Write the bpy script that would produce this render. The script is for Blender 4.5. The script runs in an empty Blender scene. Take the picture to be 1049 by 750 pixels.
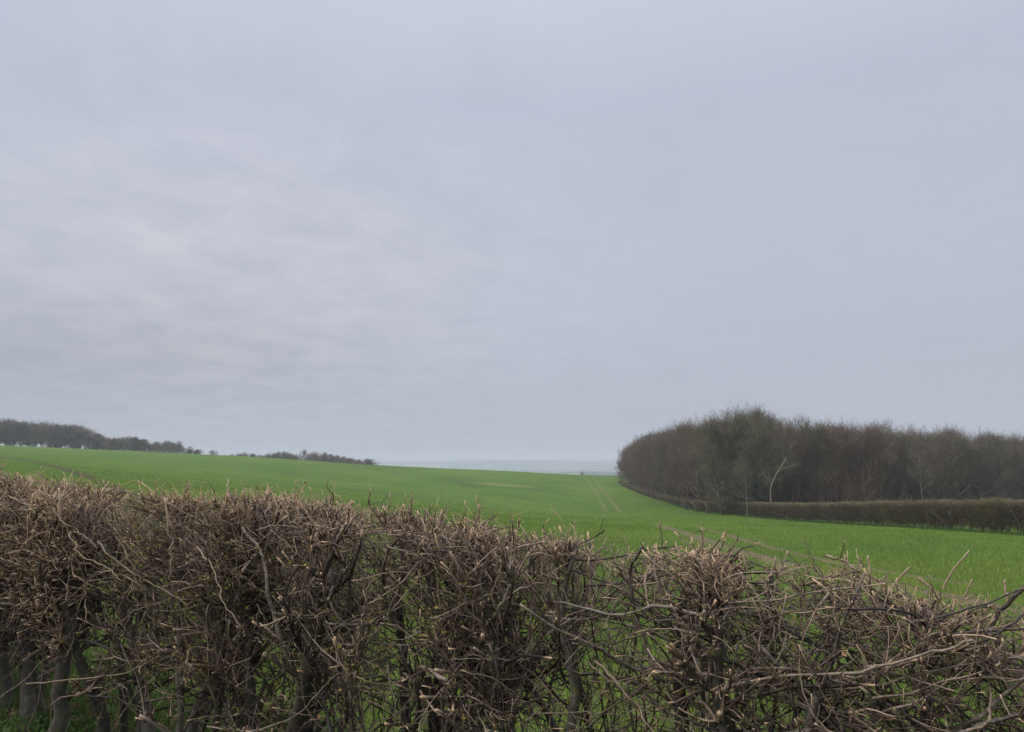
import bpy, math, random
import numpy as np
from mathutils import Vector

random.seed(7)
RNG = np.random.default_rng(11)
scene = bpy.context.scene
COL = scene.collection

# ------------------------------------------------------------------ camera, sky, sun, exposure
FPX = 730.0                                   # focal length in pixels of the 1049 px wide photograph
PITCH = math.atan(95.0 / FPX)                 # the horizon lies 95 px under the middle of the picture
cam_d = bpy.data.cameras.new('camera')
cam_d.sensor_fit = 'HORIZONTAL'
cam_d.sensor_width = 36.0
cam_d.lens = FPX / 1049.0 * 36.0
cam_d.clip_start = 0.05
cam_d.clip_end = 20000.0
cam = bpy.data.objects.new('camera', cam_d)
COL.objects.link(cam)
cam.location = (0, 0, 0)                      # z = 0 is eye height; the lane under the camera is at -1.65
cam.rotation_euler = (math.radians(90) + PITCH, 0, 0)
scene.camera = cam

SUN_EL, SUN_AZ = math.radians(48), math.radians(-105)     # azimuth from +Y towards +X: from the left, a little behind
world = bpy.data.worlds.new('World')
scene.world = world
world.use_nodes = True
nt = world.node_tree
for n in list(nt.nodes):
    nt.nodes.remove(n)
N = nt.nodes.new
L = nt.links.new


def math_node(tree, op, a, b=None, clamp=False):
    m = tree.nodes.new('ShaderNodeMath')
    m.operation = op
    m.use_clamp = clamp
    for i, v in enumerate((a, b)):
        if v is None:
            continue
        if isinstance(v, (int, float)):
            m.inputs[i].default_value = v
        else:
            tree.links.new(v, m.inputs[i])
    return m.outputs[0]


def ramp_node(tree, fac, stops, interp='LINEAR'):
    r = tree.nodes.new('ShaderNodeValToRGB')
    r.color_ramp.interpolation = interp
    el = r.color_ramp.elements
    while len(el) > 1:
        el.remove(el[-1])
    for i, (p, c) in enumerate(stops):
        e = el[0] if i == 0 else el.new(p)
        e.position = p
        e.color = tuple(c) + (1,) if len(c) == 3 else c
    tree.links.new(fac, r.inputs[0])
    return r.outputs[0]


def mix_node(tree, fac, a, b, mode='MIX'):
    m = tree.nodes.new('ShaderNodeMix')
    m.data_type = 'RGBA'
    m.blend_type = mode
    for sock, v in ((m.inputs[0], fac), (m.inputs[6], a), (m.inputs[7], b)):
        if isinstance(v, (int, float)):
            sock.default_value = v
        elif isinstance(v, (tuple, list)):
            sock.default_value = tuple(v) + (1,) if len(v) == 3 else v
        else:
            tree.links.new(v, sock)
    return m.outputs[2]


def noise_node(tree, vec, scale, detail=4, rough=0.55, dist=0.0, out=0):
    n = tree.nodes.new('ShaderNodeTexNoise')
    n.inputs['Scale'].default_value = scale
    n.inputs['Detail'].default_value = detail
    n.inputs['Roughness'].default_value = rough
    n.inputs['Distortion'].default_value = dist
    if vec is not None:
        tree.links.new(vec, n.inputs['Vector'])
    return n.outputs[out]


sky = N('ShaderNodeTexSky')
sky.sky_type = 'NISHITA'
sky.sun_disc = False
sky.sun_elevation = SUN_EL
sky.sun_rotation = SUN_AZ
sky.air_density = 1.5
sky.dust_density = 3.0
bg_sky = N('ShaderNodeBackground')
bg_sky.inputs['Strength'].default_value = 0.05
L(sky.outputs[0], bg_sky.inputs['Color'])
tc = N('ShaderNodeTexCoord')
sep = N('ShaderNodeSeparateXYZ')
L(tc.outputs['Generated'], sep.inputs[0])
zc = math_node(nt, 'MAXIMUM', sep.outputs[2], 0.0)
# the cloud sheet: the view direction carried onto a flat layer, so that clouds shrink towards the horizon
den = math_node(nt, 'ADD', zc, 0.16)
comb = N('ShaderNodeCombineXYZ')
L(math_node(nt, 'DIVIDE', sep.outputs[0], den), comb.inputs[0])
L(math_node(nt, 'DIVIDE', sep.outputs[1], den), comb.inputs[1])
c_big = noise_node(nt, comb.outputs[0], 0.55, 3, 0.45, 0.1)
c_fine = noise_node(nt, comb.outputs[0], 4.2, 8, 0.62, 0.3)
base = ramp_node(nt, zc, [(0.0, (0.362, 0.390, 0.455)), (0.10, (0.372, 0.402, 0.474)), (0.28, (0.392, 0.419, 0.494)),
                          (0.46, (0.394, 0.424, 0.520)), (0.60, (0.48, 0.51, 0.60)), (0.80, (1.45, 1.49, 1.57)), (1.0, (1.75, 1.79, 1.87))])


def sky_patch(px, py, tight, squash):
    """0..1 around the spot of sky seen at a place in the photograph, stretched along the horizon."""
    dx, dy = (px - 524.5) / FPX, (375 - py) / FPX
    d = Vector((dx, math.cos(PITCH) - dy * math.sin(PITCH), math.sin(PITCH) + dy * math.cos(PITCH))).normalized()
    sb = N('ShaderNodeVectorMath')
    sb.operation = 'SUBTRACT'
    L(tc.outputs['Generated'], sb.inputs[0])
    sb.inputs[1].default_value = d
    ml = N('ShaderNodeVectorMath')
    ml.operation = 'MULTIPLY'
    L(sb.outputs[0], ml.inputs[0])
    ml.inputs[1].default_value = (tight, tight, tight * squash)
    ln = N('ShaderNodeVectorMath')
    ln.operation = 'LENGTH'
    L(ml.outputs[0], ln.inputs[0])
    return math_node(nt, 'POWER', math.e, math_node(nt, 'MULTIPLY', math_node(nt, 'MULTIPLY', ln.outputs['Value'], ln.outputs['Value']), -1.0))


light_cloud = sky_patch(230, 265, 2.4, 1.7)       # thinner, rippled cloud
dark_bank = sky_patch(60, 365, 2.6, 4.5)          # blue-grey bank low on the left
f_fine = math_node(nt, 'MULTIPLY', math_node(nt, 'SUBTRACT', c_fine, 0.5), math_node(nt, 'ADD', math_node(nt, 'MULTIPLY', light_cloud, 0.40), 0.07))
f_big = math_node(nt, 'MULTIPLY', math_node(nt, 'SUBTRACT', c_big, 0.5), 0.12)
bright = math_node(nt, 'ADD', math_node(nt, 'ADD', f_fine, f_big), 1.0)
bright = math_node(nt, 'ADD', bright, math_node(nt, 'MULTIPLY', light_cloud, 0.09))
bright = math_node(nt, 'ADD', bright, math_node(nt, 'MULTIPLY', dark_bank, -0.15))
vm = N('ShaderNodeVectorMath')
vm.operation = 'SCALE'
L(base, vm.inputs[0])
L(bright, vm.inputs['Scale'])
warm = ramp_node(nt, math_node(nt, 'MULTIPLY', c_fine, light_cloud), [(0.15, (1, 1, 1)), (0.62, (1.06, 1.0, 0.94))])
cloudcol = mix_node(nt, 1.0, vm.outputs[0], warm, 'MULTIPLY')
bg_cloud = N('ShaderNodeBackground')
L(cloudcol, bg_cloud.inputs['Color'])
bg_cloud.inputs['Strength'].default_value = 1.0
mixs = N('ShaderNodeMixShader')
mixs.inputs[0].default_value = 0.93
L(bg_sky.outputs[0], mixs.inputs[1])
L(bg_cloud.outputs[0], mixs.inputs[2])
wo = N('ShaderNodeOutputWorld')
L(mixs.outputs[0], wo.inputs['Surface'])

sun_d = bpy.data.lights.new('sun', 'SUN')
sun_d.energy = 1.5
sun_d.angle = math.radians(10)
sun_d.color = (1.0, 0.96, 0.90)
sun = bpy.data.objects.new('sun', sun_d)
COL.objects.link(sun)
sdir = Vector((math.sin(SUN_AZ) * math.cos(SUN_EL), math.cos(SUN_AZ) * math.cos(SUN_EL), math.sin(SUN_EL)))
sun.rotation_euler = sdir.to_track_quat('Z', 'Y').to_euler()

scene.view_settings.view_transform = 'Standard'
scene.view_settings.look = 'None'
scene.view_settings.exposure = 0.40
scene.view_settings.gamma = 1.0
scene.view_settings.use_curve_mapping = False
scene.render.engine = 'CYCLES'
cy = scene.cycles
cy.max_bounces = 5
cy.diffuse_bounces = 3
cy.glossy_bounces = 1
cy.transmission_bounces = 2
cy.volume_bounces = 1
cy.transparent_max_bounces = 8
cy.use_denoising = True
cy.denoising_input_passes = 'RGB_ALBEDO_NORMAL'
cy.denoising_prefilter = 'NONE'
scene.render.filter_size = 0.9


# ------------------------------------------------------------------ small helpers
def setp(o, label=None, cat=None, group=None, kind=None):
    if label: o['label'] = label
    if cat: o['category'] = cat
    if group: o['group'] = group
    if kind: o['kind'] = kind
    return o


def empty(name, loc, label=None, cat=None, group=None):
    o = bpy.data.objects.new(name, None)
    o.empty_display_size = 0.3
    COL.objects.link(o)
    o.location = loc
    return setp(o, label, cat, group)


def mesh_obj(name, V, faces, mat, parent=None, attrs=None, smooth=True, link=True):
    """faces: list of integer arrays, each (n, k), all polygons of one size."""
    me = bpy.data.meshes.new(name)
    V = np.asarray(V, dtype=np.float32)
    me.vertices.add(len(V))
    me.vertices.foreach_set('co', V.ravel())
    faces = [np.asarray(f, dtype=np.int32) for f in faces if len(f)]
    loops = np.concatenate([f.ravel() for f in faces])
    sizes = np.concatenate([np.full(len(f), f.shape[1], dtype=np.int32) for f in faces])
    starts = np.concatenate([[0], np.cumsum(sizes)[:-1]]).astype(np.int32)
    me.loops.add(len(loops))
    me.loops.foreach_set('vertex_index', loops)
    me.polygons.add(len(sizes))
    me.polygons.foreach_set('loop_start', starts)
    me.polygons.foreach_set('loop_total', sizes)
    me.polygons.foreach_set('use_smooth', np.full(len(sizes), smooth))
    me.update(calc_edges=True)
    for k, a in (attrs or {}).items():
        at = me.attributes.new(k, 'FLOAT', 'POINT')
        at.data.foreach_set('value', np.asarray(a, dtype=np.float32).ravel())
    if mat:
        me.materials.append(mat)
    o = bpy.data.objects.new(name, me)
    if link:
        COL.objects.link(o)
    if parent:
        o.parent = parent
    return o


def unit(v):
    return v / np.maximum(np.linalg.norm(v, axis=-1, keepdims=True), 1e-9)


def tubes(P, R, S=3, attrs=None):
    """Closed-ended tubes along polylines P (n,k,3) with radii R (n,k): vertices, faces, per-vertex attributes."""
    n, k, _ = P.shape
    T = np.empty_like(P)
    T[:, 1:-1] = P[:, 2:] - P[:, :-2]
    T[:, 0] = P[:, 1] - P[:, 0]
    T[:, -1] = P[:, -1] - P[:, -2]
    T = unit(T)
    main = unit(P[:, -1] - P[:, 0])
    ref = np.where(np.abs(main[:, 2:3]) < 0.7, np.array([[0, 0, 1.0]]), np.array([[1.0, 0.3, 0]]))
    ref = unit(np.cross(main, ref))[:, None, :]
    U = unit(ref - (ref * T).sum(-1, keepdims=True) * T)
    W = np.cross(T, U)
    ang = np.arange(S) * 2 * math.pi / S
    V = P[:, :, None, :] + R[:, :, None, None] * (np.cos(ang)[None, None, :, None] * U[:, :, None, :] + np.sin(ang)[None, None, :, None] * W[:, :, None, :])
    idx = np.arange(n * k * S).reshape(n, k, S)
    a, b = idx[:, :-1], idx[:, 1:]
    q = np.stack([a, np.roll(a, -1, 2), np.roll(b, -1, 2), b], -1).reshape(-1, 4)
    cap = idx[:, -1].reshape(-1, S)
    out = {}
    for name, A in (attrs or {}).items():
        out[name] = np.repeat(A.reshape(n, k)[:, :, None], S, 2).ravel()
    return V.reshape(-1, 3), [q, cap], out


def join(parts):
    """Several (V, faces, attrs) as one."""
    Vs, Fs, As, off = [], {}, {}, 0
    for V, F, A in parts:
        Vs.append(V)
        for f in F:
            Fs.setdefault(f.shape[1], []).append(f + off)
        for k, v in A.items():
            As.setdefault(k, []).append(v)
        off += len(V)
    return np.concatenate(Vs), [np.concatenate(f) for f in Fs.values()], {k: np.concatenate(v) for k, v in As.items()}


def sample(P, R, i, t):
    """Point, tangent and radius at parameter t on polylines i."""
    k = P.shape[1]
    x = np.clip(t, 0, 0.9999) * (k - 1)
    j = x.astype(int)
    f = (x - j)[:, None]
    p = P[i, j] * (1 - f) + P[i, j + 1] * f
    d = unit(P[i, j + 1] - P[i, j])
    r = R[i, j] * (1 - f[:, 0]) + R[i, j + 1] * f[:, 0]
    return p, d, r


def walk(start, d, length, k, wobble, rng, trop=None):
    """Crooked polylines: a direction that wanders at every step."""
    n = len(start)
    P = np.empty((n, k, 3))
    P[:, 0] = start
    step = (length / (k - 1))[:, None]
    d = unit(d)
    for j in range(1, k):
        d = d + wobble * rng.standard_normal((n, 3))
        if trop is not None:
            d = d + trop
        d = unit(d)
        P[:, j] = P[:, j - 1] + d * step
    return P


def side_dir(d, ang, rng):
    """Directions turned by ang away from d, to a random side."""
    r = unit(np.cross(d, rng.standard_normal(d.shape)))
    return np.cos(ang)[:, None] * d + np.sin(ang)[:, None] * r


# ------------------------------------------------------------------ terrain
U_COLS = np.array([-1.06, -0.718, -0.362, -0.17, 0.0, 0.117, 0.24, 0.377, 0.718, 1.06])
Y_ROWS = np.array([0, 4, 15, 45, 100, 150, 250, 340, 450, 700, 1500, 2400])
Z_TAB = np.array([
    [-1.65] * 10,
    [-1.65, -1.70, -1.78, -1.85, -1.90, -1.93, -1.96, -2.00, -2.10, -2.20],
    [-1.50, -1.62, -1.98, -2.20, -2.40, -2.50, -2.60, -2.70, -2.90, -3.10],
    [-1.10, -1.35, -2.60, -3.30, -4.00, -4.30, -4.50, -4.60, -4.70, -4.80],
    [0.40, -0.50, -3.50, -5.50, -7.20, -7.90, -8.10, -8.00, -7.70, -7.60],
    [2.00, 0.60, -3.70, -7.10, -10.1, -11.8, -10.2, -9.50, -9.30, -9.30],
    [6.00, 3.20, -2.00, -6.00, -9.50, -11.0, -9.00, -9.00, -10.0, -11.0],
    [11.0, 6.30, 0.90, -3.30, -5.90, -7.90, -8.30, -9.00, -11.0, -13.0],
    [10.0, 3.50, -6.50, -11.5, -13.0, -15.0, -16.0, -17.0, -18.0, -20.0],
    [-2.0, -10.0, -18.0, -26.0, -32.0, -35.0, -36.0, -36.0, -38.0, -40.0],
    [-60.0] * 10,
    [-62.0] * 10])


def pchip_slopes(x, y):
    h = np.diff(x)[:, None]
    d = np.diff(y, axis=0) / h
    m = np.zeros_like(y)
    w1 = 2 * h[1:] + h[:-1]
    w2 = h[1:] + 2 * h[:-1]
    ok = d[:-1] * d[1:] > 0
    with np.errstate(divide='ignore', invalid='ignore'):
        mm = (w1 + w2) / (w1 / d[:-1] + w2 / d[1:])
    m[1:-1] = np.where(ok, mm, 0)
    m[0], m[-1] = d[0], d[-1]
    return m


def hermite(x, y, m, q):
    """y, m: (n, q) already picked per query column."""
    q = np.clip(q, x[0], x[-1])
    j = np.clip(np.searchsorted(x, q, side='right') - 1, 0, len(x) - 2)
    h = x[j + 1] - x[j]
    t = (q - x[j]) / h
    r = np.arange(len(q))
    return ((1 + 2 * t) * (1 - t) ** 2 * y[j, r] + t * (1 - t) ** 2 * h * m[j, r] + t * t * (3 - 2 * t) * y[j + 1, r] + t * t * (t - 1) * h * m[j + 1, r])


# the coarse table is refined across the columns first, so each lookup is one interpolation along the depth
U_FINE = np.linspace(-1.06, 1.06, 161)
_mu = pchip_slopes(U_COLS, Z_TAB.T.copy())
Z_FINE = np.stack([hermite(U_COLS, np.repeat(Z_TAB[r][:, None], 161, 1), np.repeat(_mu[:, r][:, None], 161, 1), U_FINE) for r in range(len(Y_ROWS))])
M_FINE = pchip_slopes(Y_ROWS.astype(float), Z_FINE)


def ground(X, Y):
    X = np.atleast_1d(np.asarray(X, float))
    Y = np.atleast_1d(np.asarray(Y, float))
    Ye = np.maximum(np.maximum(Y, np.abs(X) / 1.06), 1e-4)
    u = np.clip(X / Ye, -1.06, 1.06)
    x = (u + 1.06) / 2.12 * 160
    j = np.clip(x.astype(int), 0, 159)
    f = x - j
    y0 = Z_FINE[:, j] * (1 - f) + Z_FINE[:, j + 1] * f
    m0 = M_FINE[:, j] * (1 - f) + M_FINE[:, j + 1] * f
    z = hermite(Y_ROWS.astype(float), y0, m0, Ye)
    z = z + 0.012 * np.sin(X * 1.7 + 0.6 * Y) * np.sin(Y * 1.3 - 0.4 * X) * np.clip(Ye / 3, 0, 1)
    # hills beyond the valley
    r = np.hypot(X, Y)
    az = np.arctan2(X, Y)
    far = np.clip((r - 4200) / 2200, 0, 1)
    far = far * far * (3 - 2 * far)
    z = z + far * (43 + 7 * np.sin(az * 9 + 1) + 4 * np.sin(az * 23 + 2))
    z = z + 17 * np.exp(-((r - 2500) / 350) ** 2 - ((az - 0.10) / 0.07) ** 2) + 15 * np.exp(-((r - 2300) / 300) ** 2 - ((az - 0.22) / 0.09) ** 2)
    return z


def ray(px, py):
    dx, dy = (px - 524.5) / FPX, (375 - py) / FPX
    c, s = math.cos(PITCH), math.sin(PITCH)
    return np.array([dx, c - dy * s, s + dy * c])


def on_ground(px, py, y0=3.0, y1=420.0):
    """Where the sight line through a spot of the photograph first meets the terrain."""
    d = ray(px, py)
    ys = np.geomspace(y0, y1, 1500)
    P = d[None] * (ys / d[1])[:, None]
    g = ground(P[:, 0], P[:, 1])
    hit = np.nonzero(P[:, 2] <= g)[0]
    i = hit[0] if len(hit) else len(ys) - 1
    return P[i, 0], P[i, 1]


# ------------------------------------------------------------------ materials
def new_mat(name, rough=0.9, spec=0.2):
    m = bpy.data.materials.new(name)
    m.use_nodes = True
    b = m.node_tree.nodes['Principled BSDF']
    b.inputs['Roughness'].default_value = rough
    b.inputs['Specular IOR Level'].default_value = spec
    return m, m.node_tree, b


def attr(tree, name):
    a = tree.nodes.new('ShaderNodeAttribute')
    a.attribute_name = name
    return a.outputs['Fac']


def bark_mat(name, dark, mid, light, pale, lichen=None, scale=40.0, lichen_at=0.62, bump=0.4, rough=0.62, per_tree=False):
    """Bark that varies along each twig; attribute 'tone' shifts a whole twig, 'pale' shows bare cut wood."""
    m, t, b = new_mat(name, rough, 0.2 if rough > 0.9 else 0.45)
    geo = t.nodes.new('ShaderNodeNewGeometry')
    n1 = noise_node(t, geo.outputs['Position'], scale, 5, 0.65)
    v = math_node(t, 'ADD', math_node(t, 'MULTIPLY', n1, 0.75), math_node(t, 'MULTIPLY', attr(t, 'tone'), 0.55))
    c = ramp_node(t, v, [(0.30, dark), (0.58, mid), (0.92, light)])
    if lichen:
        n2 = noise_node(t, geo.outputs['Position'], scale * 0.30, 4, 0.6, 0.5)
        f = ramp_node(t, n2, [(lichen_at, (0, 0, 0)), (lichen_at + 0.09, (1, 1, 1))])
        c = mix_node(t, math_node(t, 'MULTIPLY', f, 0.65), c, lichen)
    if per_tree:
        oi = t.nodes.new('ShaderNodeObjectInfo')
        c = mix_node(t, 1.0, c, ramp_node(t, oi.outputs['Random'], [(0.0, (0.78, 0.74, 0.70)), (0.3, (1.20, 1.0, 0.92)), (0.55, (0.95, 1.0, 0.88)), (0.8, (1.35, 1.18, 1.08)), (1.0, (0.85, 0.85, 0.85))]), 'MULTIPLY')
    c = mix_node(t, attr(t, 'pale'), c, pale)
    t.links.new(c, b.inputs['Base Color'])
    if bump:
        bn = t.nodes.new('ShaderNodeBump')
        bn.inputs['Strength'].default_value = bump
        bn.inputs['Distance'].default_value = 0.004
        t.links.new(noise_node(t, geo.outputs['Position'], scale * 3, 4, 0.7), bn.inputs['Height'])
        t.links.new(bn.outputs[0], b.inputs['Normal'])
    return m


M = {}
M['trunk'] = bark_mat('hedge_trunk_bark', (0.030, 0.025, 0.020), (0.085, 0.072, 0.056), (0.17, 0.15, 0.12), (0.34, 0.24, 0.15), (0.15, 0.15, 0.045), 35, 0.58, 0.8)
M['branch'] = bark_mat('hedge_branch_bark', (0.013, 0.0095, 0.008), (0.052, 0.039, 0.032), (0.26, 0.21, 0.165), (0.46, 0.33, 0.20), (0.22, 0.205, 0.07), 45, 0.60, 0.4)
M['twig'] = bark_mat('hedge_twig_bark', (0.013, 0.0095, 0.008), (0.058, 0.038, 0.030), (0.30, 0.222, 0.168), (0.56, 0.37, 0.22), (0.24, 0.22, 0.07), 60, 0.62, 0)
M['wood_twig'] = bark_mat('bare_crown_bark', (0.030, 0.021, 0.017), (0.084, 0.058, 0.048), (0.175, 0.130, 0.105), (0.30, 0.265, 0.215), (0.075, 0.072, 0.042), 0.5, 0.60, 0, 0.95, True)
M['olive_twig'] = bark_mat('lichened_crown_bark', (0.028, 0.023, 0.017), (0.072, 0.061, 0.044), (0.165, 0.145, 0.10), (0.36, 0.33, 0.25), (0.085, 0.095, 0.045), 0.6, 0.5, 0, 0.95)
M['grey_twig'] = bark_mat('hazed_crown_bark', (0.065, 0.055, 0.053), (0.130, 0.112, 0.108), (0.21, 0.185, 0.178), (0.26, 0.24, 0.21), (0.10, 0.10, 0.075), 0.5, 0.60, 0, 0.95, True)  # extra distance haze painted into the skyline crowns: bark made paler and greyer
M['wood_trunk'] = bark_mat('grey_tree_bark', (0.045, 0.040, 0.033), (0.095, 0.088, 0.072), (0.17, 0.16, 0.13), (0.34, 0.32, 0.27), (0.085, 0.10, 0.045), 3.0, 0.55, 0.5, 0.95, True)
M['clip_hedge'] = bark_mat('clipped_hedge_bark', (0.032, 0.025, 0.018), (0.070, 0.056, 0.038), (0.135, 0.112, 0.072), (0.27, 0.22, 0.13), (0.095, 0.095, 0.035), 1.2, 0.54, 0, 0.95)


def leaf_mat(name, stops, rough=0.6, trans=0.35):
    m, t, b = new_mat(name, rough, 0.3)
    c = ramp_node(t, attr(t, 'tone'), stops)
    t.links.new(c, b.inputs['Base Color'])
    if trans:
        out = t.nodes['Material Output']
        tr = t.nodes.new('ShaderNodeBsdfTranslucent')
        t.links.new(c, tr.inputs['Color'])
        ms = t.nodes.new('ShaderNodeMixShader')
        ms.inputs[0].default_value = trans
        t.links.new(b.outputs[0], ms.inputs[1])
        t.links.new(tr.outputs[0], ms.inputs[2])
        t.links.new(ms.outputs[0], out.inputs['Surface'])
    return m


M['crop'] = leaf_mat('young_wheat', [(0.0, (0.088, 0.150, 0.022)), (0.45, (0.150, 0.248, 0.040)), (0.85, (0.25, 0.345, 0.062)), (1.0, (0.34, 0.30, 0.10))], 0.55, 0.3)
M['verge'] = leaf_mat('verge_grass', [(0.0, (0.040, 0.085, 0.016)), (0.6, (0.085, 0.160, 0.030)), (0.88, (0.13, 0.21, 0.05)), (1.0, (0.30, 0.25, 0.13))], 0.55, 0.3)
M['leaf'] = leaf_mat('spring_leaf', [(0.0, (0.14, 0.16, 0.04)), (0.6, (0.30, 0.28, 0.06)), (1.0, (0.44, 0.33, 0.09))], 0.5, 0.4)
M['deadleaf'] = leaf_mat('dead_leaf', [(0.0, (0.10, 0.06, 0.03)), (0.6, (0.22, 0.13, 0.07)), (1.0, (0.33, 0.23, 0.13))], 0.8, 0.2)
M['ivy'] = leaf_mat('ivy_leaf', [(0.0, (0.012, 0.022, 0.010)), (0.7, (0.026, 0.042, 0.018)), (1.0, (0.05, 0.07, 0.03))], 0.5, 0.1)

# field: green crop over soil, drill rows, thin yellowish patch on the far slope
m, t, b = new_mat('crop_field', 0.95, 0.1)
geo = t.nodes.new('ShaderNodeNewGeometry')
pos = geo.outputs['Position']
mp = t.nodes.new('ShaderNodeMapping')
mp.inputs['Rotation'].default_value = (0, 0, math.radians(-14))
mp.inputs['Scale'].default_value = (0.05, 0.6, 1.0)
t.links.new(pos, mp.inputs['Vector'])
n_row = noise_node(t, mp.outputs[0], 0.9, 5, 0.7)
n_big = noise_node(t, pos, 0.022, 4, 0.55)
n_mid = noise_node(t, pos, 0.5, 6, 0.7)
n_fin = noise_node(t, pos, 9.0, 4, 0.7)
v = math_node(t, 'ADD', math_node(t, 'MULTIPLY', n_row, 0.36), math_node(t, 'MULTIPLY', n_big, 0.24))
v = math_node(t, 'ADD', v, math_node(t, 'MULTIPLY', n_mid, 0.22))
v = math_node(t, 'ADD', v, math_node(t, 'MULTIPLY', n_fin, 0.18))
green = ramp_node(t, v, [(0.40, (0.034, 0.063, 0.009)), (0.47, (0.056, 0.101, 0.013)), (0.53, (0.076, 0.130, 0.016)), (0.60, (0.115, 0.158, 0.025))])
px, py = on_ground(515, 497)
sp = t.nodes.new('ShaderNodeSeparateXYZ')
t.links.new(pos, sp.inputs[0])
ex = math_node(t, 'DIVIDE', math_node(t, 'SUBTRACT', sp.outputs[0], px), 14.0)
ey = math_node(t, 'DIVIDE', math_node(t, 'SUBTRACT', sp.outputs[1], py), 12.0)
dd = math_node(t, 'ADD', math_node(t, 'MULTIPLY', ex, ex), math_node(t, 'MULTIPLY', ey, ey))
dd = math_node(t, 'ADD', dd, math_node(t, 'MULTIPLY', math_node(t, 'SUBTRACT', n_mid, 0.5), 3.5))
pf = ramp_node(t, dd, [(0.0, (1, 1, 1)), (1.0, (0, 0, 0))])
green = mix_node(t, math_node(t, 'MULTIPLY', pf, 0.5), green, (0.19, 0.20, 0.05))
# close to the camera real blades stand on it: the sheet itself shows soil between them
rr = t.nodes.new('ShaderNodeVectorMath')
rr.operation = 'LENGTH'
t.links.new(pos, rr.inputs[0])
near = ramp_node(t, math_node(t, 'DIVIDE', rr.outputs['Value'], 60.0), [(0.05, (1, 1, 1)), (0.85, (0, 0, 0))])
soil = ramp_node(t, n_fin, [(0.3, (0.045, 0.050, 0.018)), (0.7, (0.085, 0.085, 0.035))])
t.links.new(mix_node(t, math_node(t, 'MULTIPLY', near, 0.55), green, soil), b.inputs['Base Color'])
bn = t.nodes.new('ShaderNodeBump')
bn.inputs['Strength'].default_value = 0.7
bn.inputs['Distance'].default_value = 0.12
t.links.new(n_fin, bn.inputs['Height'])
t.links.new(bn.outputs[0], b.inputs['Normal'])
M['field'] = m

m, t, b = new_mat('far_country', 0.95, 0.05)
geo = t.nodes.new('ShaderNodeNewGeometry')
vor = t.nodes.new('ShaderNodeTexVoronoi')
vor.inputs['Scale'].default_value = 0.0035
t.links.new(geo.outputs['Position'], vor.inputs['Vector'])
sx = t.nodes.new('ShaderNodeSeparateXYZ')
t.links.new(vor.outputs['Color'], sx.inputs[0])
c = ramp_node(t, sx.outputs[0], [(0.0, (0.02, 0.022, 0.015)), (0.3, (0.05, 0.09, 0.03)), (0.55, (0.10, 0.13, 0.05)), (0.75, (0.20, 0.17, 0.11)), (1.0, (0.03, 0.035, 0.02))], 'CONSTANT')
nn = noise_node(t, geo.outputs['Position'], 0.004, 5, 0.6)
c = mix_node(t, ramp_node(t, nn, [(0.52, (0, 0, 0)), (0.6, (1, 1, 1))]), c, (0.022, 0.024, 0.018))
t.links.new(c, b.inputs['Base Color'])
M['far'] = m


def soil_mat(name, a, c_, d):
    m, t, b = new_mat(name, 0.95, 0.1)
    geo = t.nodes.new('ShaderNodeNewGeometry')
    n = noise_node(t, geo.outputs['Position'], 3.5, 7, 0.7)
    t.links.new(ramp_node(t, n, [(0.3, a), (0.5, c_), (0.7, d)]), b.inputs['Base Color'])
    bn = t.nodes.new('ShaderNodeBump')
    bn.inputs['Strength'].default_value = 1.0
    bn.inputs['Distance'].default_value = 0.05
    t.links.new(noise_node(t, geo.outputs['Position'], 14, 6, 0.75), bn.inputs['Height'])
    t.links.new(bn.outputs[0], b.inputs['Normal'])
    return m


M['soil'] = soil_mat('bare_soil', (0.075, 0.078, 0.030), (0.125, 0.106, 0.058), (0.185, 0.155, 0.090))
M['worn'] = soil_mat('worn_crop', (0.068, 0.094, 0.024), (0.104, 0.112, 0.040), (0.145, 0.136, 0.060))
M['dark_soil'] = soil_mat('damp_soil', (0.035, 0.036, 0.02), (0.055, 0.05, 0.03), (0.08, 0.07, 0.04))
M['litter'] = soil_mat('leaf_litter', (0.03, 0.026, 0.015), (0.065, 0.05, 0.03), (0.12, 0.09, 0.055))

# ------------------------------------------------------------------ ground, far country
th = np.radians(np.concatenate([np.linspace(-180, -50, 40), np.linspace(-50, 50, 301)[1:], np.linspace(50, 180, 40)[1:]]))


def rings(name, radii, mat):
    rr_, tt = np.meshgrid(radii, th, indexing='ij')
    X, Y = rr_ * np.sin(tt), rr_ * np.cos(tt)
    Z = ground(X.ravel(), Y.ravel())
    V = np.stack([X.ravel(), Y.ravel(), Z], 1)
    n, k = rr_.shape
    idx = np.arange(n * k).reshape(n, k)
    q = np.stack([idx[:-1, :-1], idx[:-1, 1:], idx[1:, 1:], idx[1:, :-1]], -1).reshape(-1, 4)
    return setp(mesh_obj(name, V, [q[:, ::-1]], mat), kind='structure')


rings('field', np.concatenate([[0.01], np.geomspace(0.4, 700, 190)]), M['field'])
rings('hills', np.geomspace(700, 8200, 90), M['far'])


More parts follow.
